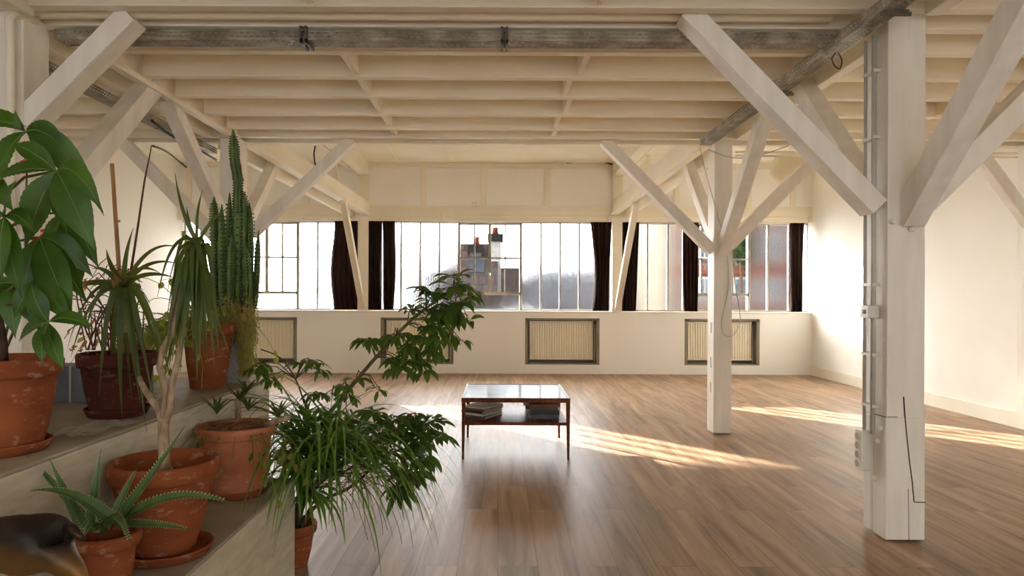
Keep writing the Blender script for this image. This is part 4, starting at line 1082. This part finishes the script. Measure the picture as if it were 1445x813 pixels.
t, a, c, zr_, ze = roof_house('brown tiled house with two chimneys seen through the clear panes', 622, 702, 344, 425, 24, 6)
for (ua, ub, vt, vb, Y, pv, pu, mm) in ((663, 679, 346, 372, 26.2, 334, (668, 675), M['plaster']), (691, 707, 330, 392, 26.0, 320, (695, 702), M['white'])):
    x0, x1 = P(ua, 400, Y).x, P(ub, 400, Y).x; z1, z0 = P(704, vt, Y).z, P(704, vb, Y).z
    k = MB().box(x0, x1, Y, Y+.6, z0-2, z1).build('chimney', mm, t)
    MB().box(x0-.08, x1+.08, Y-.08, Y+.68, z1-.3, z1).build('chimney_cap', M['darkcap'], k)
    zp = P(704, pv, Y).z; xm = (P(pu[0], 400, Y).x+P(pu[1], 400, Y).x)/2
    MB().lathe([(.13, 0), (.11, (zp-z1)*.8), (.13, (zp-z1)*.85), (.12, zp-z1)], (xm, Y+.3, z1), 16).build('chimney_pot', M['chimneypot'], k, smooth=True)
x0, x1 = P(661, 400, 25).x, P(683, 400, 25).x
def onroof(x, f, up): return V((x, 24+3*f, ze+(zr_-ze)*f+up))
n_ = MB(); A, B, C_, D_ = onroof(x0, .45, .06), onroof(x1, .45, .06), onroof(x1, .72, .06), onroof(x0, .72, .06)
n_.hexa([A-UP*.06, B-UP*.06, C_-UP*.06, D_-UP*.06, A, B, C_, D_]); n_.build('skylight', M['skylight'], t)
MB().tube([V((P(713, 300, 26).x, 26, P(713, 378, 26).z-1)), V((P(713, 300, 26).x, 26, P(713, 305, 26).z))], .025, 6).build('antenna', M['darkcap'], t)
roof_house('lower brown tiled house behind the frosted panes beyond the table', 736, 892, 360, 440, 31.5, 6)
roof_house('low tiled outbuilding just beside the taller chimney', 702, 737, 378, 440, 30.1, 1.3)
roof_house('tiled house behind the frosted panes over the second radiator', 540, 624, 358, 440, 31.5, 6)
# tall brick building behind the third window
Y = 16.5; a, c = P(950, 400, Y).x, P(1280, 400, Y).x
t = thing('brick_building', ((a+c)/2, Y, -6), 'tall pinkish brick building behind the third window', 'building')
MB().box(a, c, Y, Y+9, -6, 10).build('facade', M['brick'], t)
MB().box(a-.15, a-.001, Y+.01, Y+9, -6, 10).build('side_wall', M['sandstone'], t)
for (ua, ub, va, vb) in ((1037, 1052, 393, 420), (985, 1001, 393, 420), (1080, 1098, 393, 420), (1037, 1052, 330, 362), (985, 1001, 330, 362), (1080, 1098, 330, 362)):
    x0, x1, z1, z0 = P(ua, va, Y).x, P(ub, va, Y).x, P(704, va, Y).z, P(704, vb, Y).z
    w = MB().box(x0-.06, x1+.06, Y-.08, Y+.02, z0-.06, z1+.06).build('window', M['white'], t)
    MB().box(x0, (x0+x1)/2-.02, Y-.09, Y-.02, z0, z1).box((x0+x1)/2+.02, x1, Y-.09, Y-.02, z0, z1).build('pane', M['pane_dark'], w)
MB().box(a, c, Y-.12, Y, P(704, 385, Y).z, P(704, 380, Y).z).build('string_course', M['chimneypot'], t)
tag(MB().box(-60, 60, YW+1, 90, -6.2, -6).build('yard', M['plaster']), kind='structure')
# climbing foliage in front of the brick building
mb = MB(); rr2 = random.Random(3)
for k in range(700):
    q = P(rr2.gauss(1045, 6), rr2.gauss(343, 11), 16.2+rr2.uniform(-.15, .15)); mb.leaf(q, q+V((rr2.uniform(-.1, .1), -.04, rr2.uniform(-.14, .04))), .08, (0, 0, .02), V((rr2.uniform(-.5, .5), -1, .4)), .1, 3)
q0 = P(1045, 520, 16.2)
tt = thing('climbing_plant', q0, 'green climbing foliage on the brick building outside', 'plant')
mb.build('foliage', M['ivy'], tt); MB().tube([V((q0.x, 16.3, -6)), P(1046, 420, 16.3), P(1045, 340, 16.25)], [.06, .05, .02], 6).build('stem', M['bark'], tt)

# ------------------------------------------------------------------ light
w = bpy.data.worlds.new('sky'); SC.world = w; w.use_nodes = True
nt = w.node_tree; nt.nodes.clear()
wo = nt.nodes.new('ShaderNodeOutputWorld'); bg = nt.nodes.new('ShaderNodeBackground')
tc = nt.nodes.new('ShaderNodeTexCoord')
dt = nt.nodes.new('ShaderNodeVectorMath'); dt.operation = 'DOT_PRODUCT'
SUN = V((1, -1.1, -.43)).normalized(); dt.inputs[1].default_value = -SUN
nt.links.new(tc.outputs['Generated'], dt.inputs[0])
mr = nt.nodes.new('ShaderNodeMapRange'); mr.interpolation_type = 'SMOOTHSTEP'
for k_, v_ in (('From Min', -.25), ('From Max', .85), ('To Min', 1.6), ('To Max', 11.0)): mr.inputs[k_].default_value = v_
nt.links.new(dt.outputs['Value'], mr.inputs['Value']); nt.links.new(mr.outputs[0], bg.inputs['Strength'])
nt.links.new(ramp(nt, dt.outputs['Value'], [(0.0, (.92, .95, 1.0, 1)), (.7, (1.0, 1.0, .99, 1))]), bg.inputs['Color'])
nt.links.new(bg.outputs[0], wo.inputs[0])
sd = bpy.data.lights.new('sun', 'SUN'); sd.energy = 32; sd.angle = math.radians(.9); sd.color = (1.0, .95, .88)
so = bpy.data.objects.new('sun', sd); COL.objects.link(so)
so.rotation_euler = SUN.to_track_quat('-Z', 'Y').to_euler()
# daylight portals
SC.cycles.max_bounces = 14; SC.cycles.diffuse_bounces = 7; SC.cycles.transmission_bounces = 10; SC.cycles.transparent_max_bounces = 24
SC.cycles.sample_clamp_indirect = 12
# ------------------------------------------------------------------ camera
cd = bpy.data.cameras.new('camera'); cam = bpy.data.objects.new('camera', cd); COL.objects.link(cam)
cd.sensor_width = 36; cd.lens = F*36/1445; cd.clip_start = .05; cd.clip_end = 300
cd.shift_x = (722.5-U0)/1445; cd.shift_y = (V0-406.5)/1445
cam.location = (0, 0, H)
cam.rotation_euler = (Matrix.Rotation(math.pi/2, 4, 'X') @ Matrix.Rotation(ROLL, 4, 'Z')).to_euler()
SC.camera = cam
vs_ = SC.view_settings; vs_.view_transform = 'Standard'; vs_.look = 'None'; vs_.exposure = .8; vs_.gamma = 1; vs_.use_curve_mapping = False
